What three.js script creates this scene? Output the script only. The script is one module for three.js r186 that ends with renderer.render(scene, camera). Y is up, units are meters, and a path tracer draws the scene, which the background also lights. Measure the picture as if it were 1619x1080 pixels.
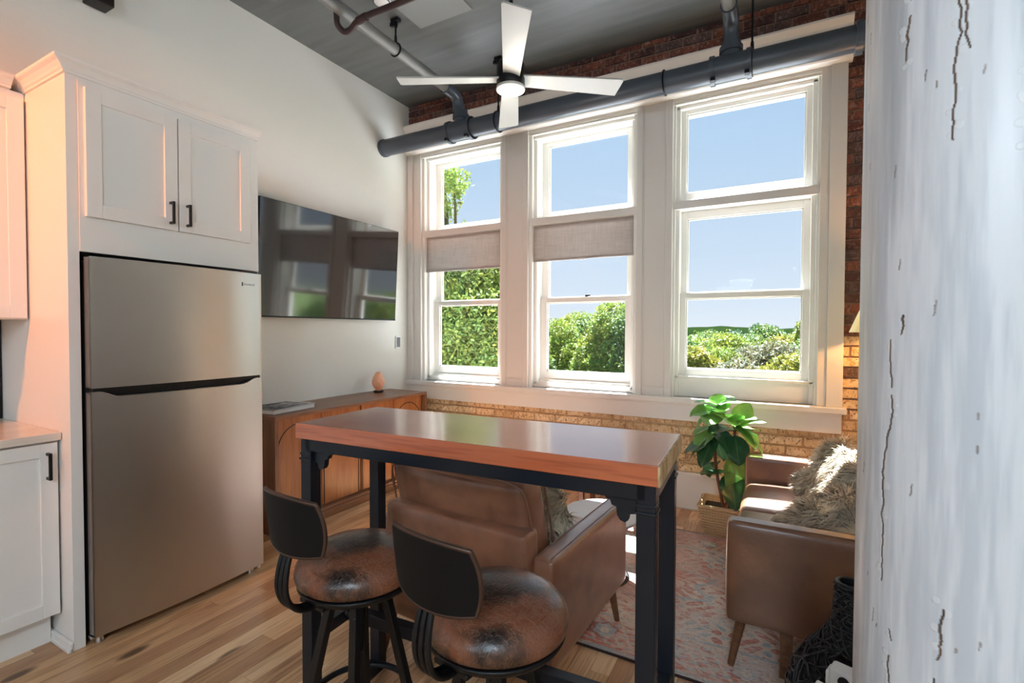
import * as THREE from 'three';
import { RoundedBoxGeometry } from 'three/addons/geometries/RoundedBoxGeometry.js';
import { mergeGeometries, mergeVertices } from 'three/addons/utils/BufferGeometryUtils.js';
import { RectAreaLightUniformsLib } from 'three/addons/lights/RectAreaLightUniformsLib.js';

// ------------------------------------------------------------------ camera, sky, sun, exposure
RectAreaLightUniformsLib.init();
const scene = new THREE.Scene();
const renderer = new THREE.WebGLRenderer({ antialias: true });
renderer.toneMapping = THREE.LinearToneMapping;
renderer.toneMappingExposure = 1.05;
renderer.shadowMap.enabled = true;

const camera = new THREE.PerspectiveCamera(69.54, 1619 / 1080, 0.05, 4000);
camera.rotation.order = 'YXZ';
camera.position.set(3.49, 1.41, 4.08);
camera.rotation.set(-0.022456, 0.50153, 0.00313);

{ // clear summer sky: blue overhead, paler towards the horizon, thin high cloud
  const W = 512, H = 256, d = new Float32Array(W * H * 4);
  for (let j = 0; j < H; j++) for (let i = 0; i < W; i++) {
    const el = ((j + 0.5) / H - 0.5) * Math.PI, s = Math.max(0, Math.sin(el));
    const t = Math.pow(s, 0.6);
    const k = (j * W + i) * 4;
    const th = i / W * Math.PI * 2;
    const c = 0.04 * Math.sin(3 * th + 9 * s) * Math.sin(5 * th - 14 * s + 1) * s;
    d[k] = 0.84 * (1 - t) + 0.20 * t + c; d[k + 1] = 0.92 * (1 - t) + 0.50 * t + c; d[k + 2] = 1.0 * (1 - t) + 0.86 * t + c * 0.7; d[k + 3] = 1;
  }
  const sky = new THREE.DataTexture(d, W, H, THREE.RGBAFormat, THREE.FloatType);
  sky.mapping = THREE.EquirectangularReflectionMapping; sky.magFilter = sky.minFilter = THREE.LinearFilter; sky.wrapS = THREE.RepeatWrapping;
  sky.needsUpdate = true;
  scene.background = sky;
  scene.backgroundIntensity = 0.95;
}
const sun = new THREE.DirectionalLight(new THREE.Color().setRGB(0.92, 0.96, 1.0), 46);
sun.position.set(2.2 - 0.37 * 12, 0.5 + 1.9 * 12, 0.8 - 12);
sun.target.position.set(2.2, 0.5, 0.8);
sun.castShadow = true;
sun.shadow.mapSize.set(2048, 2048);
Object.assign(sun.shadow.camera, { left: -12, right: 12, top: 12, bottom: -12, near: 0.5, far: 60 });
scene.add(sun, sun.target);

// ------------------------------------------------------------------ helpers
function rng(seed) { let a = seed >>> 0; return () => { a = (a + 0x6D2B79F5) | 0; let t = Math.imul(a ^ (a >>> 15), 1 | a); t = (t + Math.imul(t ^ (t >>> 7), 61 | t)) ^ t; return ((t ^ (t >>> 14)) >>> 0) / 4294967296; }; }
const PI = Math.PI, V = (x, y, z) => new THREE.Vector3(x, y, z);
const clamp = (x, a = 0, b = 1) => Math.min(b, Math.max(a, x));
const lerp = (a, b, t) => a + (b - a) * t;
const smooth = (a, b, x) => { const t = clamp((x - a) / (b - a)); return t * t * (3 - 2 * t); };
const used = {};
function numbered(n) { const k = used[n] = (used[n] ?? -1) + 1; return k ? n + '_' + String(k).padStart(3, '0') : n; }
function tag(o, label, category, group, kind) { o.userData.label = label; if (category) o.userData.category = category; if (group) o.userData.group = group; if (kind) o.userData.kind = kind; return o; }
function mesh(name, geo, mat, parent) {
  const g = Array.isArray(geo) ? merge(geo) : geo;
  const m = new THREE.Mesh(g, mat); m.name = parent && parent !== scene ? name : numbered(name);
  m.castShadow = m.receiveShadow = true; (parent ?? scene).add(m); return m;
}
function thing(name, label, category, [x, y, z] = [0, 0, 0], turn = 0, group, kind) {
  const o = new THREE.Group(); o.name = numbered(name); o.position.set(x, y, z); o.rotation.y = turn; scene.add(o);
  return tag(o, label, category, group, kind);
}
function part(name, parent) { const o = new THREE.Group(); o.name = name; parent.add(o); return o; }
function merge(list) {
  return mergeGeometries(list.map((g) => { const n = g.index ? g.toNonIndexed() : g.clone(); for (const a of Object.keys(n.attributes)) if (!['position', 'normal', 'uv'].includes(a)) n.deleteAttribute(a); n.morphAttributes = {}; return n; }));
}
// box from min and max corner
function bb(x0, y0, z0, x1, y1, z1, r = 0) {
  const w = x1 - x0, h = y1 - y0, d = z1 - z0;
  const g = r ? new RoundedBoxGeometry(w, h, d, 2, Math.min(r, w / 2.02, h / 2.02, d / 2.02)) : new THREE.BoxGeometry(w, h, d);
  return g.translate((x0 + x1) / 2, (y0 + y1) / 2, (z0 + z1) / 2);
}
function tube(pts, r, seg = 24, rs = 8, closed = false) { return new THREE.TubeGeometry(new THREE.CatmullRomCurve3(pts.map((p) => Array.isArray(p) ? V(...p) : p), closed, 'centripetal'), seg, r, rs, closed); }
function rod(a, b, r0, r1 = r0, n = 10) {
  const A = V(...a), B = V(...b), d = B.clone().sub(A), L = d.length();
  const g = new THREE.CylinderGeometry(r1, r0, L, n, 1); g.translate(0, L / 2, 0);
  g.applyQuaternion(new THREE.Quaternion().setFromUnitVectors(V(0, 1, 0), d.normalize())); return g.translate(A.x, A.y, A.z);
}
function bar(a, b, w, h) { // square bar between two points
  const A = V(...a), B = V(...b), d = B.clone().sub(A), L = d.length(); const g = new RoundedBoxGeometry(w, h, L, 2, Math.min(w, h) * 0.12);
  const m = new THREE.Matrix4().lookAt(B, A, Math.abs(d.y) > 0.9 * L ? V(0, 0, 1) : V(0, 1, 0)); g.applyMatrix4(m); const c = A.add(B).multiplyScalar(0.5); return g.translate(c.x, c.y, c.z);
}
function lathe(pts, n = 32) { return new THREE.LatheGeometry(pts.map(([r, y]) => new THREE.Vector2(r, y)), n); }
// uv in metres from the dominant face direction; grain = axis along which u runs
function uvBox(g, s = 1, grain = 0, off = [0, 0]) {
  const n = g.index ? g.toNonIndexed() : g, p = n.attributes.position, uv = new Float32Array(p.count * 2);
  const a = V(), b = V(), c = V();
  for (let i = 0; i < p.count; i += 3) {
    a.fromBufferAttribute(p, i); b.fromBufferAttribute(p, i + 1); c.fromBufferAttribute(p, i + 2);
    const nn = b.clone().sub(a).cross(c.clone().sub(a)), q = [Math.abs(nn.x), Math.abs(nn.y), Math.abs(nn.z)], ax = q.indexOf(Math.max(...q));
    let [u, v] = [0, 1, 2].filter((k) => k !== ax); if (v === grain) [u, v] = [v, u];
    [a, b, c].forEach((t, k) => { const e = t.toArray(); uv[(i + k) * 2] = e[u] / s + off[0]; uv[(i + k) * 2 + 1] = e[v] / s + off[1] + ax * 0.37; });
  }
  n.setAttribute('uv', new THREE.BufferAttribute(uv, 2)); return n;
}
// soft upholstered box: rounded and bulging
function soft(w, h, d, r, bulge = [0, 0, 0], seg = 14) {
  let g = new THREE.BoxGeometry(w, h, d, seg, seg, seg); g.deleteAttribute('uv'); g.deleteAttribute('normal'); g = mergeVertices(g, 1e-5);
  const p = g.attributes.position, H = [w / 2, h / 2, d / 2];
  for (let i = 0; i < p.count; i++) {
    const e = [p.getX(i), p.getY(i), p.getZ(i)].map((v, k) => { const q = v / H[k]; return Math.sign(q) * (1 - Math.pow(1 - Math.min(1, Math.abs(q)), 1.9)) * H[k]; }), f = e.map((v, k) => v / H[k]); // grid lines crowd towards the edges
    const inn = e.map((v, k) => clamp(v, -(H[k] - r), H[k] - r)), dl = e.map((v, k) => v - inn[k]), L = Math.hypot(...dl);
    const o = L > 1e-9 ? inn.map((v, k) => v + dl[k] / L * r) : e;
    for (let k = 0; k < 3; k++) { const m = (k + 1) % 3, n = (k + 2) % 3; o[k] += f[k] * bulge[k] * (1 - f[m] ** 2) * (1 - f[n] ** 2); }
    p.setXYZ(i, ...o);
  }
  g.computeVertexNormals(); const n = g.toNonIndexed(); return uvBox(n, 1);
}
function extrudeX(pts, x0, depth, bevel = 0) { // pts = [z, y]
  const s = new THREE.Shape(pts.map(([z, y]) => new THREE.Vector2(-z, y)));
  const g = new THREE.ExtrudeGeometry(s, { depth: depth - 2 * bevel, bevelEnabled: bevel > 0, bevelThickness: bevel, bevelSize: bevel, bevelOffset: -bevel, bevelSegments: 3, curveSegments: 12 });
  return g.rotateY(PI / 2).translate(x0 + bevel, 0, 0);
}
function extrudeAlongX(pts, x0, x1) { // profile [z, y] swept along x
  return extrudeX(pts, x0, x1 - x0);
}
// ------------------------------------------------------------------ noise and textures
function hash(x, y, s) { let h = Math.imul(x | 0, 374761393) + Math.imul(y | 0, 668265263) + Math.imul(s | 0, 1274126177); h = Math.imul(h ^ (h >>> 13), 1274126177); return ((h ^ (h >>> 16)) >>> 0) / 4294967296; }
function vnoise(x, y, s, px = 0, py = 0) {
  const xi = Math.floor(x), yi = Math.floor(y), fx = x - xi, fy = y - yi, u = fx * fx * (3 - 2 * fx), v = fy * fy * (3 - 2 * fy);
  const w = (a, n) => n ? ((a % n) + n) % n : a;
  const a = hash(w(xi, px), w(yi, py), s), b = hash(w(xi + 1, px), w(yi, py), s), c = hash(w(xi, px), w(yi + 1, py), s), d = hash(w(xi + 1, px), w(yi + 1, py), s);
  return lerp(lerp(a, b, u), lerp(c, d, u), v);
}
function fbm(x, y, s, oct = 4, px = 0, py = 0) { let a = 0.5, t = 0, n = 0; for (let o = 0; o < oct; o++) { t += a * vnoise(x, y, s + o * 17, px, py); n += a; a *= 0.5; x *= 2; y *= 2; px *= 2; py *= 2; } return t / n; }
function tex(w, h, fn, srgb = true) {
  const d = new Uint8Array(w * h * 4);
  for (let j = 0; j < h; j++) for (let i = 0; i < w; i++) { const c = fn(i / w, j / h, i, j), k = (j * w + i) * 4; d[k] = clamp(c[0], 0, 255); d[k + 1] = clamp(c[1], 0, 255); d[k + 2] = clamp(c[2], 0, 255); d[k + 3] = 255; }
  const t = new THREE.DataTexture(d, w, h); t.wrapS = t.wrapT = THREE.RepeatWrapping; t.magFilter = THREE.LinearFilter; t.minFilter = THREE.LinearMipmapLinearFilter; t.generateMipmaps = true;
  if (srgb) t.colorSpace = THREE.SRGBColorSpace; t.needsUpdate = true; return t;
}
const mix3 = (a, b, t) => [lerp(a[0], b[0], t), lerp(a[1], b[1], t), lerp(a[2], b[2], t)];
const grey = (v) => [v, v, v];
function std(o) { return new THREE.MeshStandardMaterial(o); }
function phys(o) { return new THREE.MeshPhysicalMaterial(o); }
const C = (r, g, b) => new THREE.Color().setRGB(r, g, b, THREE.SRGBColorSpace).clone();
const S = (r, g, b) => new THREE.Color().setRGB(r / 255, g / 255, b / 255, THREE.SRGBColorSpace);

// wood with grain along u; tile = 1 m by default
function woodTex(seed, light, mid, dark, { w = 1024, h = 512, streak = 0.5, knots = 0, rings = 14 } = {}) {
  const r = rng(seed), K = Array.from({ length: knots }, () => [r(), r(), 0.012 + r() * 0.02]);
  return tex(w, h, (u, v) => {
    let vv = v; for (const [a, b, s] of K) { const dx = (u - a) / 4, dy = v - b, d = Math.hypot(dx, dy); vv += 0.4 * s * dy / (d + 0.012) * Math.exp(-d * 26); }
    const n = fbm(u * 3, vv * 10, seed, 4, 3, 10), g = fbm(u * 7, vv * 150, seed + 5, 3, 7, 150), b = fbm(u * 2.0, vv * rings, seed + 9, 3, 2, rings);
    let c = mix3(light, mid, smooth(0.25, 0.75, n * 0.55 + b * 0.45)); c = mix3(c, dark, streak * smooth(0.5, 0.82, b * 0.6 + g * 0.4));
    c = mix3(c, dark, 0.28 * smooth(0.45, 0.75, g));
    for (const [a, bb2, s] of K) { const d = Math.hypot((u - a) / 2.5, v - bb2); c = mix3(c, mix3(dark, [40, 25, 15], 0.5), 0.85 * smooth(s, s * 0.35, d)); }
    return c;
  });
}

// ------------------------------------------------------------------ materials
const M = {};
M.wallPaint = std({ color: S(232, 232, 226), roughness: 0.82, bumpMap: tex(256, 256, (u, v) => grey(255 * fbm(u * 60, v * 60, 3, 2, 60, 60)), false), bumpScale: 0.0006 });
M.ceiling = std({ color: S(112, 115, 114), roughness: 0.48, map: tex(512, 512, (u, v) => grey(205 + 50 * fbm(u * 4, v * 40, 11, 4, 4, 40))) });
M.trim = std({ color: S(232, 228, 222), roughness: 0.38 });
M.sash = std({ color: S(243, 241, 234), roughness: 0.35 });
M.cabinet = phys({ color: S(240, 236, 230), roughness: 0.36, clearcoat: 0.15, clearcoatRoughness: 0.35 });
M.glass = phys({ color: 0xffffff, transmission: 1, thickness: 0, roughness: 0, ior: 1.45 });
M.black = std({ color: S(11, 11, 13), roughness: 0.42, metalness: 0.2 });
M.blackMetal = std({ color: S(24, 27, 32), roughness: 0.4, metalness: 0.45 });
M.tableMetal = std({ color: S(19, 26, 36), roughness: 0.36, metalness: 0.2 });
M.rubber = std({ color: S(20, 20, 20), roughness: 0.8 });
M.chrome = std({ color: S(200, 200, 202), roughness: 0.18, metalness: 1 });
M.steel = phys({ color: S(204, 203, 201), metalness: 1, roughness: 0.32, anisotropy: 0.8, anisotropyRotation: PI / 2 });
M.steelEdge = std({ color: S(150, 138, 130), metalness: 0.9, roughness: 0.35 });
M.applianceSide = std({ color: S(64, 62, 62), roughness: 0.6 });
M.pipe = std({ color: S(74, 82, 92), roughness: 0.33, metalness: 0.1 });
M.pipeGrey = std({ color: S(122, 122, 120), roughness: 0.42, metalness: 0.15 });
M.conduit = std({ color: S(66, 50, 50), roughness: 0.4, metalness: 0.2 });
M.hatch = std({ color: S(134, 137, 136), roughness: 0.6 });
M.white = std({ color: S(240, 240, 238), roughness: 0.4 });
M.screen = phys({ color: S(10, 11, 12), roughness: 0.09, clearcoat: 1, clearcoatRoughness: 0.05, ior: 1.7 });
M.blade = std({ color: S(196, 198, 194), roughness: 0.42 });
M.fanLamp = std({ color: S(250, 246, 238), emissive: C(1, 0.93, 0.82), emissiveIntensity: 0.32, roughness: 0.5 });
M.counter = phys({ color: S(236, 224, 210), roughness: 0.25, clearcoat: 0.3, map: tex(256, 256, (u, v) => grey(232 + 23 * fbm(u * 8, v * 8, 41, 4, 8, 8))) });
M.tile = phys({ color: S(238, 232, 222), roughness: 0.2, clearcoat: 0.4 });
M.grout = std({ color: S(28, 26, 26), roughness: 0.9 });
M.tableEnd = std({ roughness: 0.7, map: tex(512, 128, (u, v) => { const b = fbm(u * 6, v * 3, 71, 5, 6, 3), g = fbm(u * 60, v * 10, 74, 3, 60, 10), ring = Math.sin((Math.hypot((u % 0.33 - 0.16) * 6, v * 1.4 + 0.5) + b) * 46); let c = mix3([216, 188, 142], [160, 122, 76], smooth(0.3, 0.75, b)); c = mix3(c, [120, 84, 48], 0.25 * smooth(0.2, 1, ring)); return mix3(c, [92, 62, 36], 0.6 * smooth(0.6, 0.8, g * 0.5 + b * 0.5)); }), bumpMap: tex(256, 64, (u, v) => grey(255 * fbm(u * 40, v * 8, 76, 4, 40, 8)), false), bumpScale: 0.004 });
M.tableTop = phys({ map: woodTex(21, [202, 108, 68], [178, 86, 52], [126, 56, 32], { streak: 0.35, rings: 9 }), roughness: 0.26, clearcoat: 1, clearcoatRoughness: 0.14, ior: 1.6 });
M.console = phys({ map: woodTex(31, [142, 98, 70], [122, 82, 56], [86, 56, 38], { streak: 0.3, w: 512, h: 256 }), roughness: 0.42, clearcoat: 0.2, clearcoatRoughness: 0.3 });
M.consoleDoor = phys({ map: woodTex(33, [176, 112, 62], [150, 90, 48], [112, 64, 34], { streak: 0.25, w: 512, h: 256 }), roughness: 0.36, clearcoat: 0.3, clearcoatRoughness: 0.25 });
M.consoleDark = std({ color: S(34, 22, 16), roughness: 0.6 });
M.legWood = std({ map: woodTex(36, [128, 86, 58], [104, 66, 42], [72, 44, 28], { w: 512, h: 256 }), roughness: 0.45 });
const leatherBump = tex(512, 512, (u, v) => grey(255 * (0.6 * fbm(u * 90, v * 90, 55, 2, 90, 90) + 0.4 * fbm(u * 14, v * 14, 58, 3, 14, 14))), false);
M.leather = phys({ map: tex(512, 512, (u, v) => { const a = fbm(u * 5, v * 5, 51, 5, 5, 5), b = fbm(u * 22, v * 22, 53, 3, 22, 22); return mix3([152, 101, 74], [110, 70, 50], smooth(0.3, 0.72, a * 0.7 + b * 0.3)); }), roughness: 0.36, bumpMap: leatherBump, bumpScale: 0.001, clearcoat: 0.9, clearcoatRoughness: 0.33, ior: 1.6 });
M.tanLeather = phys({ map: tex(512, 512, (u, v) => { const a = fbm(u * 5, v * 5, 61, 5, 5, 5); return mix3([156, 106, 74], [116, 77, 54], smooth(0.3, 0.72, a)); }), roughness: 0.38, bumpMap: leatherBump, bumpScale: 0.001, clearcoat: 0.9, clearcoatRoughness: 0.33, ior: 1.6 });
const crackle = (u, v) => { const a = fbm(u * 26, v * 60, 63, 3, 26, 60), b = fbm(u * 60 + 3, v * 26, 67, 3, 60, 26); return Math.min(Math.abs(a - 0.5), Math.abs(b - 0.5)); };
M.stoolLeather = phys({ map: tex(1024, 1024, (u, v) => { const a = fbm(u * 4, v * 4, 81, 5, 4, 4), k = crackle(u, v); let c = mix3([128, 76, 50], [22, 14, 12], smooth(0.36, 0.62, a)); c = mix3(c, [158, 108, 78], 0.55 * smooth(0.05, 0.0, k) * (1 - smooth(0.3, 0.8, a) * 0.4)); return c; }), roughness: 0.33, bumpMap: tex(1024, 1024, (u, v) => grey(255 * smooth(0, 0.06, crackle(u, v))), false), bumpScale: 0.0012, clearcoat: 0.6, clearcoatRoughness: 0.24 });
M.copperRim = std({ color: S(88, 68, 58), metalness: 0.7, roughness: 0.38 });
M.fur = phys({ color: 0xffffff, roughness: 0.95, vertexColors: true, transmission: 0.2, thickness: 0 });
M.furBase = std({ color: S(240, 220, 188), roughness: 1 });
M.basket = std({ map: tex(256, 256, (u, v) => { const a = Math.sin(u * PI * 32) * Math.sin(v * PI * 32), n = fbm(u * 40, v * 40, 88, 3, 40, 40); return mix3([232, 200, 154], [160, 120, 80], clamp(0.5 - 0.35 * a + 0.5 * (n - 0.5))); }), roughness: 0.85 });
M.soil = std({ color: S(58, 46, 38), roughness: 1 });
M.stem = std({ color: S(112, 66, 48), roughness: 0.7 });
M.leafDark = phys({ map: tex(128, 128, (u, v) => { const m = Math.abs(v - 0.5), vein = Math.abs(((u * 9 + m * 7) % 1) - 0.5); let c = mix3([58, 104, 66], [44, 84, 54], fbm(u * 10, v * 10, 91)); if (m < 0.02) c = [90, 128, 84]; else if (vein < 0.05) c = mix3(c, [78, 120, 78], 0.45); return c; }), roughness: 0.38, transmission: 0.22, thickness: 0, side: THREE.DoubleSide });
M.leafSunlit = phys({ map: tex(128, 128, (u, v) => { const m = Math.abs(v - 0.5), vein = Math.abs(((u * 9 + m * 7) % 1) - 0.5); let c = mix3([140, 186, 92], [112, 164, 78], fbm(u * 10, v * 10, 95)); if (m < 0.02) c = [140, 178, 104]; else if (vein < 0.05) c = mix3(c, [120, 170, 92], 0.4); return c; }), roughness: 0.38, transmission: 0.3, thickness: 0, side: THREE.DoubleSide });  // paler green: sunlight on the upper leaves is put into the colour
M.blind = phys({ color: S(222, 213, 207), map: tex(512, 512, (u, v) => grey(215 + 40 * (0.5 * fbm(u * 160, v * 12, 97, 2, 160, 12) + 0.5 * fbm(u * 12, v * 160, 98, 2, 12, 160)))), roughness: 0.95, transmission: 0.42, thickness: 0 });
M.salt = phys({ color: S(250, 206, 172), roughness: 0.45, transmission: 0.2, thickness: 0.05, emissive: C(1, 0.5, 0.25), emissiveIntensity: 0.06, bumpMap: tex(128, 128, (u, v) => grey(255 * fbm(u * 8, v * 8, 99, 4, 8, 8)), false), bumpScale: 0.01 });
M.paper = std({ color: S(222, 222, 220), roughness: 0.8 });
M.bookCover = std({ roughness: 0.5, map: tex(256, 256, (u, v) => { const f = u > 0.08 && u < 0.92 && v > 0.1 && v < 0.9, e = f && (u < 0.13 || u > 0.87 || v < 0.16 || v > 0.84); const n = fbm(u * 9, v * 9, 101, 4); return e ? [40, 44, 52] : f ? mix3([188, 192, 196], [92, 98, 108], smooth(0.42, 0.62, n)) : [206, 208, 210]; }) });
M.shade = phys({ color: S(222, 228, 200), roughness: 0.9, transmission: 0.35, thickness: 0 });
M.sideTable = std({ color: S(214, 216, 220), roughness: 0.3 });

// ------------------------------------------------------------------ the setting
const RX = 4.34, RZ = 12.4, RH = 3.76;  // room made deeper behind the camera to hold the fill lamps
{ // floor: boards running away from the camera towards the windows
  const floor = thing('floor', 'tan and brown hardwood strip floor of the apartment', 'floor', [0, 0, 0], 0, undefined, 'structure');
  const under = std({ color: S(60, 40, 26), roughness: 0.8 });
  mesh('subfloor', bb(-0.3, -0.2, -0.3, RX + 0.3, -0.013, RZ + 0.3), under, floor);
  const tones = [
    [[232, 190, 144], [212, 166, 120], [152, 106, 68]], [[214, 170, 126], [192, 146, 104], [132, 90, 60]],
    [[240, 204, 160], [222, 180, 136], [162, 118, 78]], [[198, 150, 108], [172, 126, 88], [116, 80, 54]],
  ];
  const mats = tones.map(([a, b, c], i) => phys({ map: woodTex(201 + i * 13, a, b, c, { streak: 0.65, knots: 3, rings: 7 }), roughness: 0.3, clearcoat: 0.25, clearcoatRoughness: 0.18 }));
  const r = rng(7), W = 0.0826, lengths = [0.95, 1.2, 1.45, 1.75], geos = {};
  const plankGeo = (L, k) => geos[L + '_' + k] ??= (() => { const g = uvBox(bb(-W / 2 + 0.0008, -0.013, -L / 2 + 0.0008, W / 2 - 0.0008, 0, L / 2 - 0.0008), 1, 2, [k * 0.31, k * 0.173]); return g; })();
  for (let i = 0, x = W / 2; x < RX + W / 2; x += W, i++) {
    let z = 0, first = 0.3 + r() * 1.1;
    while (z < 4.9) {
      let L = z === 0 ? first : lengths[Math.floor(r() * 4)]; const base = lengths.reduce((a, b) => Math.abs(b - L) < Math.abs(a - L) ? b : a);
      if (z + L > 5.1) L = 5.1 - z; if (L < 0.1) break;
      const m = mesh('plank', plankGeo(base, Math.floor(r() * 4)), mats[Math.floor(Math.pow(r(), 1.2) * 4)], floor); m.position.set(x, 0, z + L / 2); m.scale.z = L / base; z += L;
    }
  }
  mesh('rear_boards', uvBox(bb(0, -0.013, 5.1, RX, 0, RZ), 1, 2), mats[1], floor);
}
tag(mesh('ceiling', uvBox(bb(-0.3, RH, -0.3, RX + 0.3, RH + 0.2, RZ + 0.3), 2, 0), M.ceiling), 'dark grey painted ceiling above the pipes and fan', 'ceiling', undefined, 'structure');
tag(mesh('wall_left', uvBox(bb(-0.25, -0.2, -0.3, 0, RH + 0.1, RZ + 0.3), 1, 1), M.wallPaint), 'smooth pale greige wall behind the television and console', 'wall', undefined, 'structure');
tag(mesh('wall_right', uvBox(bb(RX, -0.2, -0.3, RX + 0.25, RH + 0.1, RZ + 0.3), 1, 1), M.wallPaint), 'pale wall behind the sofa', 'wall', undefined, 'structure');
tag(mesh('wall_front', uvBox(bb(-0.3, -0.2, RZ, RX + 0.3, RH + 0.1, RZ + 0.25), 1, 1), M.wallPaint), 'unseen pale wall closing the room far behind the camera', 'wall', undefined, 'structure');

// window openings: x0, x1
const WIN = [[0.18, 1.15], [1.43, 2.43], [2.715, 3.71]], WY0 = 0.885, WY1 = 3.215;
{ // brick window wall
  const wall = thing('wall_back', 'exposed brick window wall, red above and cream below', 'wall', [0, 0, 0], 0, undefined, 'structure');
  const s = new THREE.Shape([[-0.28, -0.2], [RX + 0.28, -0.2], [RX + 0.28, RH + 0.15], [-0.28, RH + 0.15]].map(([x, y]) => new THREE.Vector2(x, y)));
  for (const [a, b] of WIN) s.holes.push(new THREE.Path([[a, WY0], [b, WY0], [b, WY1], [a, WY1]].map(([x, y]) => new THREE.Vector2(x, y))));
  const g = new THREE.ExtrudeGeometry(s, { depth: 0.25, bevelEnabled: false }).translate(0, 0, -0.262);
  const mortar = std({ roughness: 0.95, map: tex(512, 512, (u, v) => mix3([156, 128, 112], [120, 96, 84], fbm(u * 30, v * 30, 301, 4, 30, 30))) });
  mesh('mortar', uvBox(g, 1, 0), mortar, wall);
  mesh('cream_mortar', uvBox(bb(0, 0.2, -0.02, RX, 0.84, -0.0105), 1, 0), std({ roughness: 0.95, map: tex(256, 256, (u, v) => mix3([214, 184, 144], [168, 134, 100], fbm(u * 24, v * 24, 305, 4, 24, 24))) }), wall);  // cream mortar behind the lower courses only
  const brickTex = (seed, a, b, c, chips) => tex(256, 128, (u, v) => { const n = fbm(u * 6, v * 4, seed, 5, 6, 4), k = fbm(u * 18, v * 12, seed + 3, 4, 18, 12); let q = mix3(a, b, smooth(0.3, 0.7, n)); q = mix3(q, c, chips * smooth(0.56, 0.7, k)); return mix3(q, [70, 48, 38], 0.6 * smooth(0.70, 0.80, fbm(u * 14, v * 16, seed + 8, 3, 14, 16))); });
  const bump = tex(256, 128, (u, v) => grey(255 * fbm(u * 16, v * 12, 315, 5, 16, 12)), false);
  const red = [[[128, 74, 60], [100, 58, 50], [170, 140, 124]], [[146, 88, 68], [112, 66, 54], [178, 150, 134]], [[98, 62, 56], [74, 50, 48], [150, 128, 118]], [[112, 82, 74], [84, 66, 62], [170, 152, 144]]]
    .map((q, i) => std({ map: brickTex(320 + i * 7, ...q, 0.55), roughness: 0.92, bumpMap: bump, bumpScale: 0.006 }));
  const cream = [[[228, 200, 158], [214, 182, 138], [170, 128, 92]], [[236, 212, 174], [220, 190, 148], [180, 138, 100]], [[216, 186, 144], [200, 166, 124], [160, 118, 86]]]
    .map((q, i) => std({ map: brickTex(350 + i * 7, ...q, 0.6), roughness: 0.9, bumpMap: bump, bumpScale: 0.008 }));
  const r = rng(19), BL = 0.203, BH = 0.062, J = 0.011;
  const variants = Array.from({ length: 6 }, (_, k) => {
    const b = new THREE.BoxGeometry(BL, BH, 0.03, 2, 1, 1), p = b.attributes.position; const rr = rng(500 + k), sh = {};
    for (let i = 0; i < p.count; i++) { const key = [p.getX(i).toFixed(3), p.getY(i).toFixed(3), p.getZ(i).toFixed(3)].join(); sh[key] ??= [rr() - 0.5, rr() - 0.5, rr() - 0.5]; if (p.getZ(i) > 0) p.setXYZ(i, p.getX(i) * 0.985 + sh[key][0] * 0.006, p.getY(i) * 0.95 + sh[key][1] * 0.005, p.getZ(i) + sh[key][2] * 0.006); }
    b.computeVertexNormals(); return uvBox(b, 0.22, 0, [k * 0.37, k * 0.21]);
  });
  const edge = [];
  const lay = (x0, x1, y0, y1) => {
    const c0 = Math.round(y0 / (BH + J)), c1 = Math.ceil((y1 - 0.02) / (BH + J));
    for (let c = c0; c < c1; c++) {
      const y = c * (BH + J) + BH / 2; const off = (c % 2 ? 0.107 : 0) + (c % 6 === 5 ? 0.05 : 0);
      for (let i = -1; i < 24; i++) {
        let a = i * (BL + J) - off, b = a + BL; if (b < x0 + 0.02 || a > x1 - 0.02) continue; a = Math.max(a, x0); b = Math.min(b, x1);
        const pool = y < 1.06 + 0.45 * r() ? cream : red;
        if (y > 0.7 && a > 4.08 && x0 > 3) { edge.push(variants[Math.floor(r() * 6)].clone().scale((b - a) / BL, 1, 1).translate((a + b) / 2, y, -0.014)); continue; }
        const m = mesh('brick', variants[Math.floor(r() * 6)], pool[Math.floor(r() * pool.length)], wall);
        m.position.set((a + b) / 2, y, -0.014 + (r() - 0.5) * 0.006); m.scale.x = (b - a) / BL;
      }
    }
  };
  /* courses left bare of trim */ lay(0.0, RX, 0.27, 0.70); lay(3.84, RX, 0.70, RH); lay(0.0, 3.84, 3.5, RH);
  mesh('corner_bricks', edge, red[0], wall).userData.kind = 'stuff';
}
{ // baseboards
  tag(mesh('baseboard_back', [bb(0, 0, -0.02, RX, 0.27, 0.02), bb(0, 0.27, -0.02, RX, 0.292, 0.026, 0.006), bb(0, 0, 0.02, RX, 0.018, 0.034, 0.005)], M.trim), 'tall cream baseboard under the brick window wall', 'baseboard', undefined, 'structure');
  tag(mesh('baseboard_left', [bb(0, 0, 0.03, 0.018, 0.14, 2.25), bb(0, 0.14, 0.03, 0.024, 0.155, 2.25, 0.005)], M.trim), 'white baseboard along the wall behind the console', 'baseboard', undefined, 'structure');
}
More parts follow.
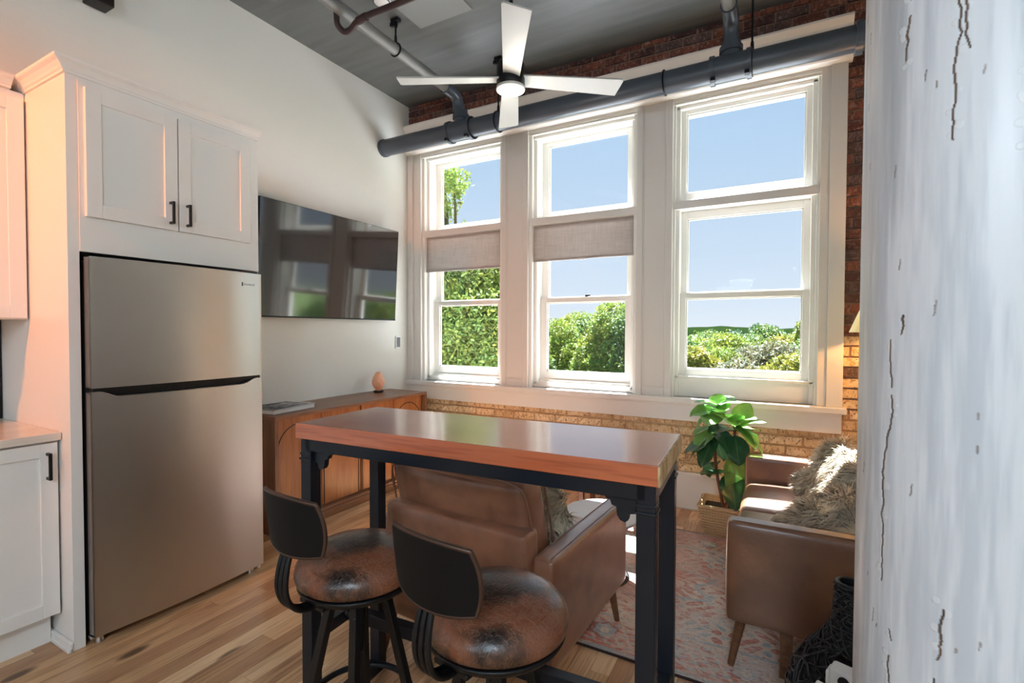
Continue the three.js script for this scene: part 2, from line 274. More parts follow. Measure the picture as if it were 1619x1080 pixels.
{ // window casings and mouldings
  let n = 0; const trim = (geo, label) => tag(mesh('trim_' + (++n), geo, M.trim), label, 'trim', undefined, 'structure');
  trim([bb(0, WY0, -0.262, 0.18, WY1 + 0.03, 0.018), bb(0.0, WY0, 0.018, 0.066, WY1 + 0.03, 0.03, 0.004), bb(0.066, WY0, 0.016, 0.078, WY1 + 0.03, 0.04, 0.005), bb(0.15, WY0, 0.016, 0.182, WY1 + 0.03, 0.028, 0.004)], 'narrow fluted casing in the corner beside the television wall');
  for (const [a, b, l] of [[1.15, 1.43, 'broad flat post between the two windows with lowered blinds'], [2.43, 2.715, 'broad flat post between the middle window and the window without a blind']])
    trim([bb(a, WY0, -0.262, b, WY1 + 0.03, 0.012), bb(a, WY0, 0.01, a + 0.05, WY1 + 0.03, 0.028, 0.003), bb(b - 0.05, WY0, 0.01, b, WY1 + 0.03, 0.028, 0.003), bb(a + 0.05, WY0, 0.01, a + 0.06, WY1 + 0.03, 0.022, 0.004), bb(b - 0.06, WY0, 0.01, b - 0.05, WY1 + 0.03, 0.022, 0.004), bb(a + 0.055, WY0, 0.01, b - 0.055, WY0 + 0.07, 0.024, 0.003)], l);
  trim([bb(3.71, WY0, -0.262, 3.86, WY1 + 0.03, 0.012), bb(3.71, WY0, 0.01, 3.765, WY1 + 0.03, 0.02, 0.003), bb(3.765, WY0, 0.01, 3.862, WY1 + 0.03, 0.034, 0.003)], 'flat casing board beside the bare brick strip');
  trim(extrudeAlongX([[-0.02, 3.24], [0.03, 3.24], [0.075, 3.252], [0.085, 3.262], [0.085, 3.272], [0.04, 3.278], [0.04, 3.46], [0.05, 3.465], [0.06, 3.48], [0.09, 3.505], [0.1, 3.515], [0.1, 3.528], [-0.02, 3.528]], 0.0, 3.886), 'long crown moulding above the windows behind the big pipe');
  trim([bb(0, 0.84, -0.262, 3.886, WY0, 0.07, 0.008), bb(0, 0.828, -0.01, 3.86, 0.845, 0.05, 0.006)], 'long window stool under all three windows');
  trim([bb(0, 0.70, -0.015, 3.86, 0.84, 0.028, 0.004)], 'flat apron board below the window stool');
}
// windows
function bars(x0, x1, y0, y1, z, st, rb, rt, d) { // four bars of a sash with a glazing step
  const o = [bb(x0, y0, z - d, x0 + st, y1, z, 0.003), bb(x1 - st, y0, z - d, x1, y1, z, 0.003), bb(x0 + st, y0, z - d, x1 - st, y0 + rb, z, 0.003), bb(x0 + st, y1 - rt, z - d, x1 - st, y1, z, 0.003)];
  const s = 0.010, a = x0 + st, b = x1 - st, e = y0 + rb, f = y1 - rt;
  const q = [bb(a - 0.002, e, z - d * 0.8, a + s, f, z - d * 0.35), bb(b - s, e, z - d * 0.8, b + 0.002, f, z - d * 0.35), bb(a, e - 0.002, z - d * 0.8, b, e + s, z - d * 0.35), bb(a, f - s, z - d * 0.8, b, f + 0.002, z - d * 0.35)];
  return [o, q];
}
function sash(win, name, x0, x1, y0, y1, z, st, rb, rt, d = 0.04) {
  const [o, q] = bars(x0, x1, y0, y1, z, st, rb, rt, d); const p = part(name, win);
  ['stile', 'stile', 'rail', 'rail'].forEach((n, i) => mesh(n, [o[i]], M.sash, p));
  mesh('glazing_bead', q, M.sash, p);
  mesh('pane', bb(x0 + st, y0 + rb, z - d * 0.62, x1 - st, y1 - rt, z - d * 0.62 + 0.0001).toNonIndexed ? new THREE.PlaneGeometry(x1 - x0 - 2 * st, y1 - y0 - rb - rt).translate((x0 + x1) / 2, (y0 + rb + y1 - rt) / 2, z - d * 0.6) : null, M.glass, p);
  return p;
}
WIN.forEach(([a, b], i) => {
  const w = thing('window_' + (i + 1), ['tall white window beside the television wall, trees filling its lower half', 'tall white middle window with a lowered shade and a row of treetops', 'tall white window without a shade, distant treetops and hills beyond'][i], 'window', [0, 0, 0], 0, undefined, 'structure');
  const deep = i < 2, zs = deep ? -0.125 : -0.075, zu = deep ? -0.165 : -0.075, j = deep ? 0.03 : 0.018;
  mesh('jamb', [bb(a, WY0, -0.25, a + j, WY1, 0.0, 0.003)], M.sash, w); mesh('jamb', [bb(b - j, WY0, -0.25, b, WY1, 0.0, 0.003)], M.sash, w);
  mesh('head', [bb(a, WY1 - 0.02, -0.25, b, WY1, 0.012), bb(a, WY1, 0, b, WY1 + 0.03, 0.02)], M.sash, w);
  mesh('stop', [bb(a + j, WY0, -0.25, a + j + 0.03, WY1, deep ? -0.045 : -0.03, 0.004), bb(b - j - 0.03, WY0, -0.25, b - j, WY1, deep ? -0.045 : -0.03, 0.004), bb(a + j, WY1 - 0.045, -0.25, b - j, WY1 - 0.02, -0.03, 0.004)], M.sash, w);
  mesh('transom_bar', [bb(a, 2.375, -0.24, b, 2.44, 0.004, 0.004)], M.trim, w);
  const A = a + j + 0.022, B = b - j - 0.022;
  sash(w, 'fixed_sash', A, B, 2.44, WY1 - 0.03, zu, deep ? 0.07 : 0.045, 0.075, deep ? 0.05 : 0.045);
  const y0 = deep ? 0.95 : 1.045;
  sash(w, 'upper_sash', A, B, 1.672, 2.375, zs - 0.042, deep ? 0.07 : 0.052, 0.045, 0.06, 0.036);
  const low = sash(w, 'lower_sash', A - 0.004, B + 0.004, y0, 1.715, zs, deep ? 0.076 : 0.056, deep ? 0.08 : 0.06, 0.045, 0.038);
  if (i === 1) mesh('latch', [new THREE.CylinderGeometry(0.013, 0.016, 0.016, 12).translate(1.94, 1.722, zs - 0.02), bb(1.93, 1.722, zs - 0.03, 1.975, 1.736, zs - 0.015, 0.004)], M.black, low);
  if (deep) mesh('sub_sill', [bb(a, WY0, -0.25, b, WY0 + 0.05, -0.045, 0.004), bb(a, WY0 + 0.045, -0.25, b, WY0 + 0.07, -0.1, 0.004)], M.sash, w);
  else mesh('bottom_panel', [bb(a, WY0, -0.25, b, 1.03, -0.05), bb(a, 1.03, -0.25, b, 1.05, -0.03, 0.004)], M.sash, w);
});
// roller blinds
[[0.205, 1.128, 2.018, 'pale roller blind lowered in the window beside the television wall'], [1.458, 2.405, 2.047, 'pale roller blind lowered in the middle window']].forEach(([a, b, y, l]) => {
  const t = thing('roller_blind', l, 'blind', [(a + b) / 2, y, -0.035], 0, 'roller blinds half lowered');
  const w = b - a;
  mesh('fabric', uvBox(bb(-w / 2, 0, -0.0012, w / 2, 2.372 - y, 0.0012), 1, 0), M.blind, t);
  mesh('hem_bar', [bb(-w / 2, -0.004, -0.006, w / 2, 0.016, 0.006, 0.004)], M.blind, t);
  mesh('roller', rod([-w / 2, 2.352 - y, -0.022], [w / 2, 2.352 - y, -0.022], 0.02, 0.02, 16), M.white, t);
  mesh('pull_tab', [bb(-0.035, -0.012, 0.004, 0.035, 0.004, 0.010, 0.003)], M.white, t);
});

{ // painted timber column near the camera
  const W = 768, H = 1536, r = rng(77), chip = new Float32Array(W * H), flake = new Float32Array(W * H);
  const dab = (arr, x, y, rad, val) => { for (let j = Math.floor(-rad - 1); j <= rad + 1; j++) for (let i = Math.floor(-rad - 1); i <= rad + 1; i++) { const d = Math.hypot(i, j); if (d > rad + 1) continue; const xx = ((Math.round(x + i) % W) + W) % W, yy = Math.round(y + j); if (yy < 0 || yy >= H) continue; const k = yy * W + xx; arr[k] = Math.max(arr[k], val * clamp(rad + 1 - d)); } };
  for (let c = 0; c < 52; c++) { // drying cracks
    let x = r() * W, y = r() * H, len = 40 + r() * 330, wide = 0.1 + 0.8 * r() * r(), dir = (r() - 0.5) * 0.14;
    for (let s = 0; s < len; s++) { const t = s / len, ww = wide * Math.pow(Math.sin(PI * t), 0.6) * (0.5 + vnoise(s * 0.06, c, 5)); if (vnoise(s * 0.03, c * 3.1, 9) > 0.22) dab(chip, x, y, ww, 1); if (r() < 0.05) dab(flake, x + (r() - 0.5) * 14, y, 1.5 + r() * 3, 0.8); x += dir + (vnoise(s * 0.16, c, 14) - 0.5) * 0.75; y += 1; }
  }
  for (let c = 0; c < 160; c++) { const x = r() * W, y = r() * H, n = 3 + r() * 14; for (let q = 0; q < n; q++) dab(chip, x + q * 0.1, y + q, 0.1 + 0.3 * r(), 0.25 + r() * 0.3); };
  for (let c = 0; c < 7; c++) { let x = r() * W, y = r() * H; const n = 8 + r() * 26; for (let s = 0; s < n; s++) { dab(chip, x, y, 1 + 1.8 * r(), 0.8); x += (r() - 0.5) * 4; y += 4 * r(); } }
  const baseC = new Map(); const base = (u, v) => { const key = u * 1e7 + v; const hit = baseC.get(key); if (hit) return hit; const out = base0(u, v); baseC.set(key, out); return out; }; const base0 = (u, v) => { const a = fbm(u * 40, v * 5, 601, 5, 40, 5), b = fbm(u * 18, v * 2, 611, 5, 18, 2), g = fbm(u * 120, v * 20, 617, 3, 120, 20); return [a, b, g]; };
  const map = tex(W, H, (u, v, i, j) => { const [a, b, g] = base(u, v), k = j * W + i; let c = mix3([232, 235, 238], [208, 213, 219], smooth(0.35, 0.65, a * 0.6 + g * 0.4)); c = mix3(c, [158, 164, 168], 0.55 * smooth(0.5, 0.68, b)); c = mix3(c, [236, 237, 238], 0.8 * flake[k]); const br = vnoise(u * 22, v * 40, 640); return mix3(c, mix3([70, 58, 52], [120, 84, 58], br), 0.92 * chip[k]); });
  const bump = tex(W, H, (u, v, i, j) => { const [a, b, g] = base(u, v), k = j * W + i; return grey(150 + 50 * (a - 0.5) + 40 * (b - 0.5) + 22 * (g - 0.5) + 30 * flake[k] - 130 * chip[k]); }, false);
  const m = phys({ map, roughness: 0.42, bumpMap: bump, bumpScale: 0.008, clearcoat: 0.25, clearcoatRoughness: 0.3 });
  const R = 0.18, g = new THREE.CylinderGeometry(R, R * 1.02, RH, 96, 60, true), p = g.attributes.position;
  for (let i = 0; i < p.count; i++) { const x = p.getX(i), z = p.getZ(i), t = Math.atan2(z, x), y = p.getY(i), k = 1 + 0.012 * (fbm(Math.cos(t) * 2 + 5, y * 0.9 + Math.sin(t) * 2 + 9, 651, 3) - 0.5); p.setX(i, x * k); p.setZ(i, z * k); }
  g.computeVertexNormals(); const uv = g.attributes.uv; for (let i = 0; i < uv.count; i++) uv.setXY(i, uv.getX(i) * 1, uv.getY(i) * 1.6);
  const col = mesh('column', g, m); col.position.set(3.811, RH / 2, 2.872); tag(col, 'round timber column with cracked white paint, close to the camera', 'column', undefined, 'structure');
}
// ------------------------------------------------------------------ kitchen
function doorGeo(x, y0, y1, z0, z1, fr = 0.058) { // shaker front facing +x
  return [bb(x, y0, z0, x + 0.02, y1, z0 + fr, 0.0015), bb(x, y0, z1 - fr, x + 0.02, y1, z1, 0.0015), bb(x, y0, z0 + fr, x + 0.02, y0 + fr, z1 - fr, 0.0015), bb(x, y1 - fr, z0 + fr, x + 0.02, y1, z1 - fr, 0.0015), bb(x, y0 + fr - 0.003, z0 + fr - 0.003, x + 0.009, y1 - fr + 0.003, z1 - fr + 0.003)];
}
function pull(x, y0, y1, z) { return [bb(x + 0.026, y0, z - 0.006, x + 0.036, y1, z + 0.006, 0.002), bb(x, y0, z - 0.006, x + 0.03, y0 + 0.012, z + 0.006, 0.002), bb(x, y1 - 0.012, z - 0.006, x + 0.03, y1, z + 0.006, 0.002)]; }
function crown(x1, z0, z1, y, withEnd = true) { // moulded crown on the front (and the end) of a cabinet top, mitred at the corner
  const prof = [[0, 0], [0.008, 0], [0.010, 0.008], [0.016, 0.012], [0.022, 0.02], [0.034, 0.031], [0.046, 0.037], [0.05, 0.04], [0.05, 0.051], [0, 0.051]], pos = [];
  const path = (e) => withEnd ? [[0.002, z1 + e], [x1 + e, z1 + e], [x1 + e, z0]] : [[x1 + e, z1], [x1 + e, z0]];
  const quad = (a, b, c, d) => pos.push(...a, ...b, ...c, ...a, ...c, ...d);
  for (let i = 0; i < prof.length - 1; i++) { const p = path(prof[i][0]), q = path(prof[i + 1][0]); for (let k = 0; k < p.length - 1; k++) quad([p[k][0], y + prof[i][1], p[k][1]], [p[k + 1][0], y + prof[i][1], p[k + 1][1]], [q[k + 1][0], y + prof[i + 1][1], q[k + 1][1]], [q[k][0], y + prof[i + 1][1], q[k][1]]); }
  const g = new THREE.BufferGeometry(); g.setAttribute('position', new THREE.Float32BufferAttribute(pos, 3)); g.computeVertexNormals(); const u = uvBox(g, 1);
  return [u, uvBox(bb(0.002, y, z0, x1, y + 0.051, z1), 1)];
}
{
  const t = thing('fridge_cabinet', 'tall white cabinet surround with two shaker doors above the refrigerator', 'cabinet');
  mesh('side_panel', [bb(0.002, 0, 3.097, 0.795, 2.505, 3.14, 0.002)], M.cabinet, t);
  mesh('side_panel', [bb(0.002, 0, 2.262, 0.795, 2.505, 2.28, 0.002)], M.cabinet, t);
  mesh('body', [bb(0.002, 1.765, 2.28, 0.795, 2.505, 3.097), bb(0.78, 1.75, 2.262, 0.80, 2.505, 3.097, 0.001)], M.cabinet, t);
  for (const [z0, z1, hz] of [[2.706, 3.078, 2.742], [2.32, 2.70, 2.664]]) { const d = mesh('door', doorGeo(0.80, 1.905, 2.468, z0, z1), M.cabinet, t); const h = mesh('handle', pull(0.82, 1.932, 2.042, hz), M.black, d); h.userData.label = 'matte black bar handle'; }
  mesh('crown_moulding', crown(0.80, 2.262, 3.14, 2.505), M.cabinet, t);
  mesh('shoe_moulding', [bb(0.45, 0, 3.14, 0.80, 0.045, 3.156, 0.006), bb(0.62, 0, 3.14, 0.80, 0.02, 3.162, 0.005)], M.cabinet, t);
}
{
  const t = thing('wall_cabinet', 'white wall cabinet at the picture edge above the counter', 'cabinet');
  mesh('body', [bb(0.002, 1.455, 3.142, 0.375, 2.505, 4.7, 0.002)], M.cabinet, t);
  for (const [z0, z1, hz] of [[3.15, 3.56, 3.52], [3.564, 3.97, 3.60], [3.974, 4.38, 4.34]]) { const d = mesh('door', doorGeo(0.375, 1.46, 2.47, z0, z1), M.cabinet, t); mesh('handle', pull(0.395, 1.50, 1.61, hz), M.black, d); }
  mesh('crown_moulding', crown(0.39, 3.192, 4.7, 2.505, false), M.cabinet, t);
}
{
  const t = thing('base_cabinet', 'white base cabinet with a shaker door under the counter', 'cabinet');
  mesh('body', [bb(0.03, 0.14, 3.142, 0.675, 0.918, 4.7, 0.002)], M.cabinet, t);
  mesh('toe_kick', [bb(0.03, 0, 3.158, 0.615, 0.14, 4.7)], M.cabinet, t);
  for (const [z0, z1, hz] of [[3.15, 3.56, 3.185], [3.564, 3.97, 3.93], [3.974, 4.38, 4.01]]) { const d = mesh('door', doorGeo(0.676, 0.15, 0.912, z0, z1), M.cabinet, t); mesh('handle', pull(0.696, 0.755, 0.872, hz), M.black, d); }
  tag(mesh('countertop', [bb(0.002, 0.922, 3.142, 0.715, 0.957, 4.7, 0.004)], M.counter), 'pale stone countertop beside the refrigerator panel', 'countertop');
  const b = thing('tile_backsplash', 'white stacked tile backsplash with dark grout above the counter', 'backsplash');
  mesh('backing', bb(0.001, 0.957, 3.146, 0.022, 1.455, 4.7), M.grout, b);
  for (let k = 0; k < 8; k++) for (let q = 0; q < 6; q++) mesh('tile', bb(0.02, 0.963 + k * 0.0615, 3.166 + q * 0.155, 0.031, 0.963 + k * 0.0615 + 0.056, 3.166 + q * 0.155 + 0.15, 0.003), M.tile, b);
  mesh('edge_trim', [bb(0.001, 0.957, 3.144, 0.034, 1.455, 3.158)], M.black, b);
}
{ // refrigerator
  const t = thing('refrigerator', 'brushed stainless steel top-freezer refrigerator', 'refrigerator');
  mesh('body', [bb(0.06, 0.045, 2.30, 0.795, 1.715, 3.076, 0.006)], M.applianceSide, t);
  mesh('gasket', [bb(0.79, 0.06, 2.305, 0.806, 1.70, 3.07)], M.rubber, t);
  const z0 = 2.287, z1 = 3.088, N0 = 2.345, N1 = 3.035;
  const zc = (z0 + z1) / 2, hw = (z1 - z0) / 2, EDGE = 0.010, BOW = 0.021, XE = 0.860;
  const bow = (z) => { const q = clamp((z - zc) / (hw - EDGE), -1, 1); return XE + BOW * (1 - q * q); };
  function curvedDoor(y0, top, back) { // gently bowed sheet-metal door
    const cols = []; for (let k = 0; k <= 4; k++) { const t = PI / 2 * k / 4; cols.push([z0 + EDGE * (1 - Math.sin(t)), XE - EDGE * (1 - Math.cos(PI / 2 - t)) , [Math.sin(t) + 0.0001, 0, -Math.cos(t)]]); }
    for (let k = 1; k < 48; k++) { const z = z0 + EDGE + (2 * hw - 2 * EDGE) * k / 48; cols.push([z, bow(z), [1, 0, 2 * BOW * (z - zc) / (hw - EDGE) ** 2]]); }
    for (let k = 4; k >= 0; k--) { const t = PI / 2 * k / 4; cols.push([z1 - EDGE * (1 - Math.sin(t)), XE - EDGE * (1 - Math.cos(PI / 2 - t)), [Math.sin(t) + 0.0001, 0, Math.cos(t)]]); }
    cols.unshift([z0, back, [0, 0, -1]]); cols.push([z1, back, [0, 0, 1]]);
    const P = [], N = [], U = [], v = (p, n) => { const l = Math.hypot(...n); P.push(...p); N.push(n[0] / l, n[1] / l, n[2] / l); U.push(p[2], p[1]); };
    for (let i = 0; i < cols.length - 1; i++) {
      const [za, xa, na] = cols[i], [zb, xb, nb] = cols[i + 1], ta = top(za), tb = top(zb), flat = i === 0 ? [0, 0, -1] : i === cols.length - 2 ? [0, 0, 1] : null, A = flat ?? na, B = flat ?? nb;
      const a0 = [xa, y0, za], b0 = [xb, y0, zb], a1 = [xa, ta, za], b1 = [xb, tb, zb];
      v(a0, A); v(a1, A); v(b1, B); v(a0, A); v(b1, B); v(b0, B);
      for (const [y, yy, n] of [[ta, tb, [0, 1, 0]], [y0, y0, [0, -1, 0]]]) { v([back, y, za], n); v([xa, y, za], n); v([xb, yy, zb], n); v([back, y, za], n); v([xb, yy, zb], n); v([back, yy, zb], n); }
    }
    const g = new THREE.BufferGeometry(); g.setAttribute('position', new THREE.Float32BufferAttribute(P, 3)); g.setAttribute('normal', new THREE.Float32BufferAttribute(N, 3)); g.setAttribute('uv', new THREE.Float32BufferAttribute(U, 2)); return g;
  }
  const notch = (z) => 1.134 - 0.027 * smooth(N0 - 0.02, N0 + 0.06, z) * smooth(N1 + 0.03, N1 - 0.05, z);
  const up = mesh('freezer_door', curvedDoor(1.150, () => 1.727, 0.806), M.steel, t);
  const lo = mesh('refrigerator_door', curvedDoor(0.05, notch, 0.806), M.steel, t);
  mesh('grip_recess', [bb(0.80, 1.09, N0 - 0.01, 0.838, 1.15, N1 + 0.02), bb(0.80, 1.132, z0 + 0.01, 0.856, 1.152, z1 - 0.008)], M.black, lo);
  mesh('grip_lip', [tube(Array.from({ length: 50 }, (_, k) => { const z = lerp(N0 - 0.02, N1 + 0.03, k / 49); return [bow(z) - 0.001, notch(z), z]; }), 0.0024, 100, 6)], M.chrome, lo);
  mesh('door_edge', [bb(0.81, 0.056, z1 - 0.003, 0.848, 1.128, z1 + 0.0008)], M.steelEdge, lo); mesh('door_edge', [bb(0.81, 1.156, z1 - 0.003, 0.848, 1.721, z1 + 0.0008)], M.steelEdge, up);
  mesh('badge', [bb(bow(2.406) - 0.001, 1.652, 2.402, bow(2.406) + 0.0012, 1.672, 2.410), ...Array.from({ length: 9 }, (_, k) => bb(bow(2.392 - k * 0.0075) - 0.001, 1.6575, 2.3915 - k * 0.0075, bow(2.392 - k * 0.0075) + 0.001, 1.6655 + (k % 4 === 0 ? 0.003 : 0), 2.3935 - k * 0.0075))], M.applianceSide, up);
  mesh('hinge_cover', [bb(0.78, 1.727, 2.30, 0.85, 1.742, 2.37, 0.004)], M.applianceSide, t);
  for (const z of [2.33, 3.05]) mesh('foot', [new THREE.CylinderGeometry(0.016, 0.02, 0.03, 14).translate(0.80, 0.016, z), new THREE.CylinderGeometry(0.008, 0.008, 0.05, 8).translate(0.80, 0.04, z), bb(0.79, 0.03, z - 0.04, 0.83, 0.045, z + 0.04, 0.004)], M.chrome, t);
  mesh('kick_plate', [bb(0.74, 0.012, 2.31, 0.79, 0.052, 3.07)], M.black, t);
}
// ------------------------------------------------------------------ left wall
{
  const t = thing('television', 'wide flat black television tilted on the wall reflecting the windows', 'television', [0.092, 1.949, 1.05]);
  t.rotation.z = -0.055;
  const w = 1.49, h = 0.888;
  mesh('housing', [bb(-0.02, -h / 2, -w / 2, 0.012, h / 2, w / 2, 0.004), bb(-0.045, -0.3, -0.45, -0.015, 0.2, 0.45, 0.006)], M.black, t);
  mesh('screen', [bb(0.010, -h / 2 + 0.012, -w / 2 + 0.004, 0.0145, h / 2 - 0.004, w / 2 - 0.004)], M.screen, t);
  mesh('bottom_bezel', [bb(0.010, -h / 2, -w / 2, 0.016, -h / 2 + 0.012, w / 2, 0.001)], M.blackMetal, t);
  mesh('wall_bracket', [bb(-0.084, -0.05, -0.3, -0.044, 0.1, 0.3)], M.black, t);
}
{
  const t = thing('wall_control', 'small white wall control plate beside the window casing', 'control', [0, 1.285, 0.182]);
  mesh('plate', [bb(0, -0.064, -0.036, 0.012, 0.064, 0.036, 0.003)], M.white, t);
  mesh('screen', [bb(0.011, -0.05, -0.026, 0.014, 0.05, 0.026, 0.001)], std({ color: S(120, 124, 128), roughness: 0.3 }), t);
}
{ // console
  const Z0 = 0.33, Z1 = 1.95, XF = 0.50, Y1 = 0.82;
  const t = thing('media_console', 'long walnut console with arched line inlays on its doors', 'console', [0.265, 0, (Z0 + Z1) / 2]);
  const L = Z1 - Z0, h = L / 2, xf = XF - 0.265, xb = -0.24, W = M.console, gr = (g, a) => uvBox(g, 1, a);
  mesh('top', gr(bb(xb, Y1 - 0.024, -h, xf, Y1, h, 0.003), 2), W, t);
  mesh('side', gr(bb(xb, 0.06, -h, xf, Y1 - 0.024, -h + 0.028), 1), W, t);
  mesh('side', gr(bb(xb, 0.06, h - 0.028, xf, Y1 - 0.024, h), 1), W, t);
  mesh('back_panel', bb(xb, 0.06, -h + 0.02, xb + 0.012, Y1 - 0.02, h - 0.02), M.consoleDark, t);
  mesh('bottom', gr(bb(xb, 0.055, -h, xf, 0.075, h, 0.002), 2), W, t);
  mesh('plinth', gr(bb(xb + 0.02, 0, -h, xf + 0.018, 0.056, h, 0.003), 2), W, t);
  mesh('interior', bb(xb + 0.01, 0.075, -h + 0.028, xf - 0.07, Y1 - 0.03, h - 0.028), M.consoleDark, t);
  const n = 4, dw = (L - 0.056) / n, y0 = 0.082, y1 = Y1 - 0.03, xd = xf - 0.055;
  for (let k = 0; k < n; k++) {
    const a = -h + 0.028 + k * dw + 0.003, b = a + dw - 0.006, zc = (a + b) / 2, gap = k % 2 ? 0.010 : 0.002;
    const d = mesh('door', gr(bb(xd - 0.012, y0, a + (k % 2 ? 0 : 0.0), xd + 0.012, y1, b - gap, 0.002), 1), M.consoleDoor, t);
    const r = dw / 2 - 0.022, ys = y1 - 0.05 - r, pts = []; pts.push([xd + 0.012, y0 + 0.004, zc - r]); for (let q = 0; q <= 20; q++) { const e = PI * q / 20; pts.push([xd + 0.012, ys + Math.sin(e) * r, zc - Math.cos(e) * r]); } pts.push([xd + 0.012, y0 + 0.004, zc + r]);
    mesh('arch_inlay', tube(pts, 0.0042, 90, 6), M.consoleDark, d);
  }
}
{
  const t = thing('book', 'large grey patterned book lying on the console beside the refrigerator', 'book', [0.27, 0.82, 1.74], 0.12);
  mesh('pages', [bb(-0.145, 0.004, -0.185, 0.142, 0.030, 0.185)], M.paper, t);
  const g = new RoundedBoxGeometry(0.3, 0.004, 0.38, 1, 0.0015); const cov = (y) => { const c = g.toNonIndexed(), p = c.attributes.position, uv = c.attributes.uv; for (let i = 0; i < p.count; i++) uv.setXY(i, p.getZ(i) / 0.38 + 0.5, p.getX(i) / 0.3 + 0.5); return c.translate(0, y, 0); };
  mesh('front_cover', cov(0.032), M.bookCover, t); mesh('back_cover', cov(0.002), M.bookCover, t);
  mesh('spine', [bb(-0.151, 0, -0.19, -0.145, 0.034, 0.19, 0.002)], M.blackMetal, t);
}
{
  const t = thing('salt_lamp', 'pinkish orange rock salt lamp on a dark base on the console', 'lamp', [0.155, 0.82, 0.62]);
  mesh('base', lathe([[0, 0], [0.042, 0], [0.046, 0.006], [0.046, 0.016], [0.04, 0.02], [0, 0.02]], 24), M.consoleDark, t);
  const g = new THREE.IcosahedronGeometry(1, 5), p = g.attributes.position; for (let i = 0; i < p.count; i++) { const v = V().fromBufferAttribute(p, i), k = 1 + 0.16 * (fbm(v.x * 2 + 4, v.y * 2 + v.z * 2.2 + 7, 700, 3) - 0.5) + 0.05 * (vnoise(v.x * 7 + 9, v.y * 7 + v.z * 6, 703) - 0.5); const tp = v.y > 0 ? 1 - 0.28 * v.y : 1 - 0.1 * -v.y; p.setXYZ(i, v.x * k * 0.062 * tp, v.y * k * 0.092, v.z * k * 0.056 * tp); }
  let q = mergeVertices((g.deleteAttribute('normal'), g.deleteAttribute('uv'), g)); q.computeVertexNormals(); q = uvBox(q, 0.15); q.translate(0, 0.108, 0); mesh('salt_rock', q, M.salt, t);
}
// ------------------------------------------------------------------ ceiling pipes, fan
{
  const t = thing('main_pipe', 'thick dark horizontal pipe running across above all windows', 'pipe', [0, 3.21, 0.38]);
  mesh('run', rod([0.0, 0, 0], [RX, 0, 0], 0.078, 0.078, 40), M.pipe, t);
  mesh('wall_collar', rod([0.0, 0, 0], [0.03, 0, 0], 0.084, 0.084, 40), M.pipe, t);
  for (const x of [0.93, 3.16]) {
    const f = mesh('tee_fitting', [rod([x - 0.13, 0, 0], [x + 0.13, 0, 0], 0.088, 0.088, 32), rod([x - 0.13, 0, 0], [x - 0.10, 0, 0], 0.098, 0.098, 32), rod([x + 0.10, 0, 0], [x + 0.13, 0, 0], 0.098, 0.098, 32), rod([x, 0, 0], [x, 0.17, 0], 0.062, 0.062, 24), rod([x, 0.10, 0], [x, 0.135, 0], 0.075, 0.075, 24)], M.pipe, t);
    for (const e of [-0.105, 0.105]) mesh('clamp_bolt', [bb(x + e - 0.015, -0.10, 0.05, x + e + 0.015, -0.075, 0.09, 0.003)], M.blackMetal, f);
  }
  mesh('end_flange', [rod([3.86, 0, 0], [3.9, 0, 0], 0.098, 0.098, 36)], M.pipe, t);
}
for (const [x, l] of [[0.90, 'grey branch pipe running under the ceiling near the television wall'], [3.16, 'grey branch pipe dropping into the main pipe above the unshaded window']]) {
  const t = thing('branch_pipe', l, 'pipe', [x, 3.50, 0.38], 0, 'grey branch pipes under the ceiling');
  mesh('run', rod([0, 0.02, 0.1], [0, 0.06, 3.4], 0.042, 0.042, 24), M.pipeGrey, t);
  mesh('elbow', tube([[0, -0.13, 0], [0, -0.06, 0.0], [0, -0.005, 0.03], [0, 0.02, 0.1], [0, 0.02, 0.14]], 0.05, 24, 20), M.pipe, t);
  mesh('coupling', [rod([0, 0.02, 0.12], [0, 0.021, 0.2], 0.053, 0.053, 24)], M.pipe, t);
}
function hanger(x, z, yp, rp, label, bracketTurn = 0) {
  const t = thing('pipe_hanger', label, 'hanger', [x, yp, z], 0, 'black pipe hangers');
  mesh('ring', new THREE.TorusGeometry(rp + 0.006, 0.006, 8, 40), M.blackMetal, t).rotation.y = bracketTurn;
  mesh('rod', rod([0, rp, 0], [0, RH - yp, 0], 0.007), M.blackMetal, t);
  mesh('nut', [rod([0, rp, 0], [0, rp + 0.06, 0], 0.013, 0.01, 8)], M.blackMetal, t);
  mesh('ceiling_clamp', [bb(-0.035, RH - yp - 0.025, -0.02, 0.035, RH - yp, 0.02, 0.003), bb(-0.05, RH - yp - 0.05, -0.012, -0.02, RH - yp - 0.02, 0.012, 0.003), rod([0, RH - yp - 0.06, 0], [0, RH - yp - 0.02, 0], 0.016, 0.016, 8)], M.blackMetal, t);
}
hanger(0.90, 1.2, 3.53, 0.042, 'black hanger holding the branch pipe near the television wall');
hanger(1.32, 0.38, 3.21, 0.078, 'black hanger on the main pipe behind the ceiling fan', PI / 2);
hanger(3.29, 0.38, 3.21, 0.078, 'black hanger rod on the main pipe above the unshaded window', PI / 2);
{ const t = tag(mesh('pipe_ring', [new THREE.TorusGeometry(0.083, 0.007, 8, 40).rotateY(PI / 2)], M.blackMetal), 'thin steel ring clamp around the main pipe between two windows', 'clamp'); t.position.set(2.72, 3.21, 0.38); }
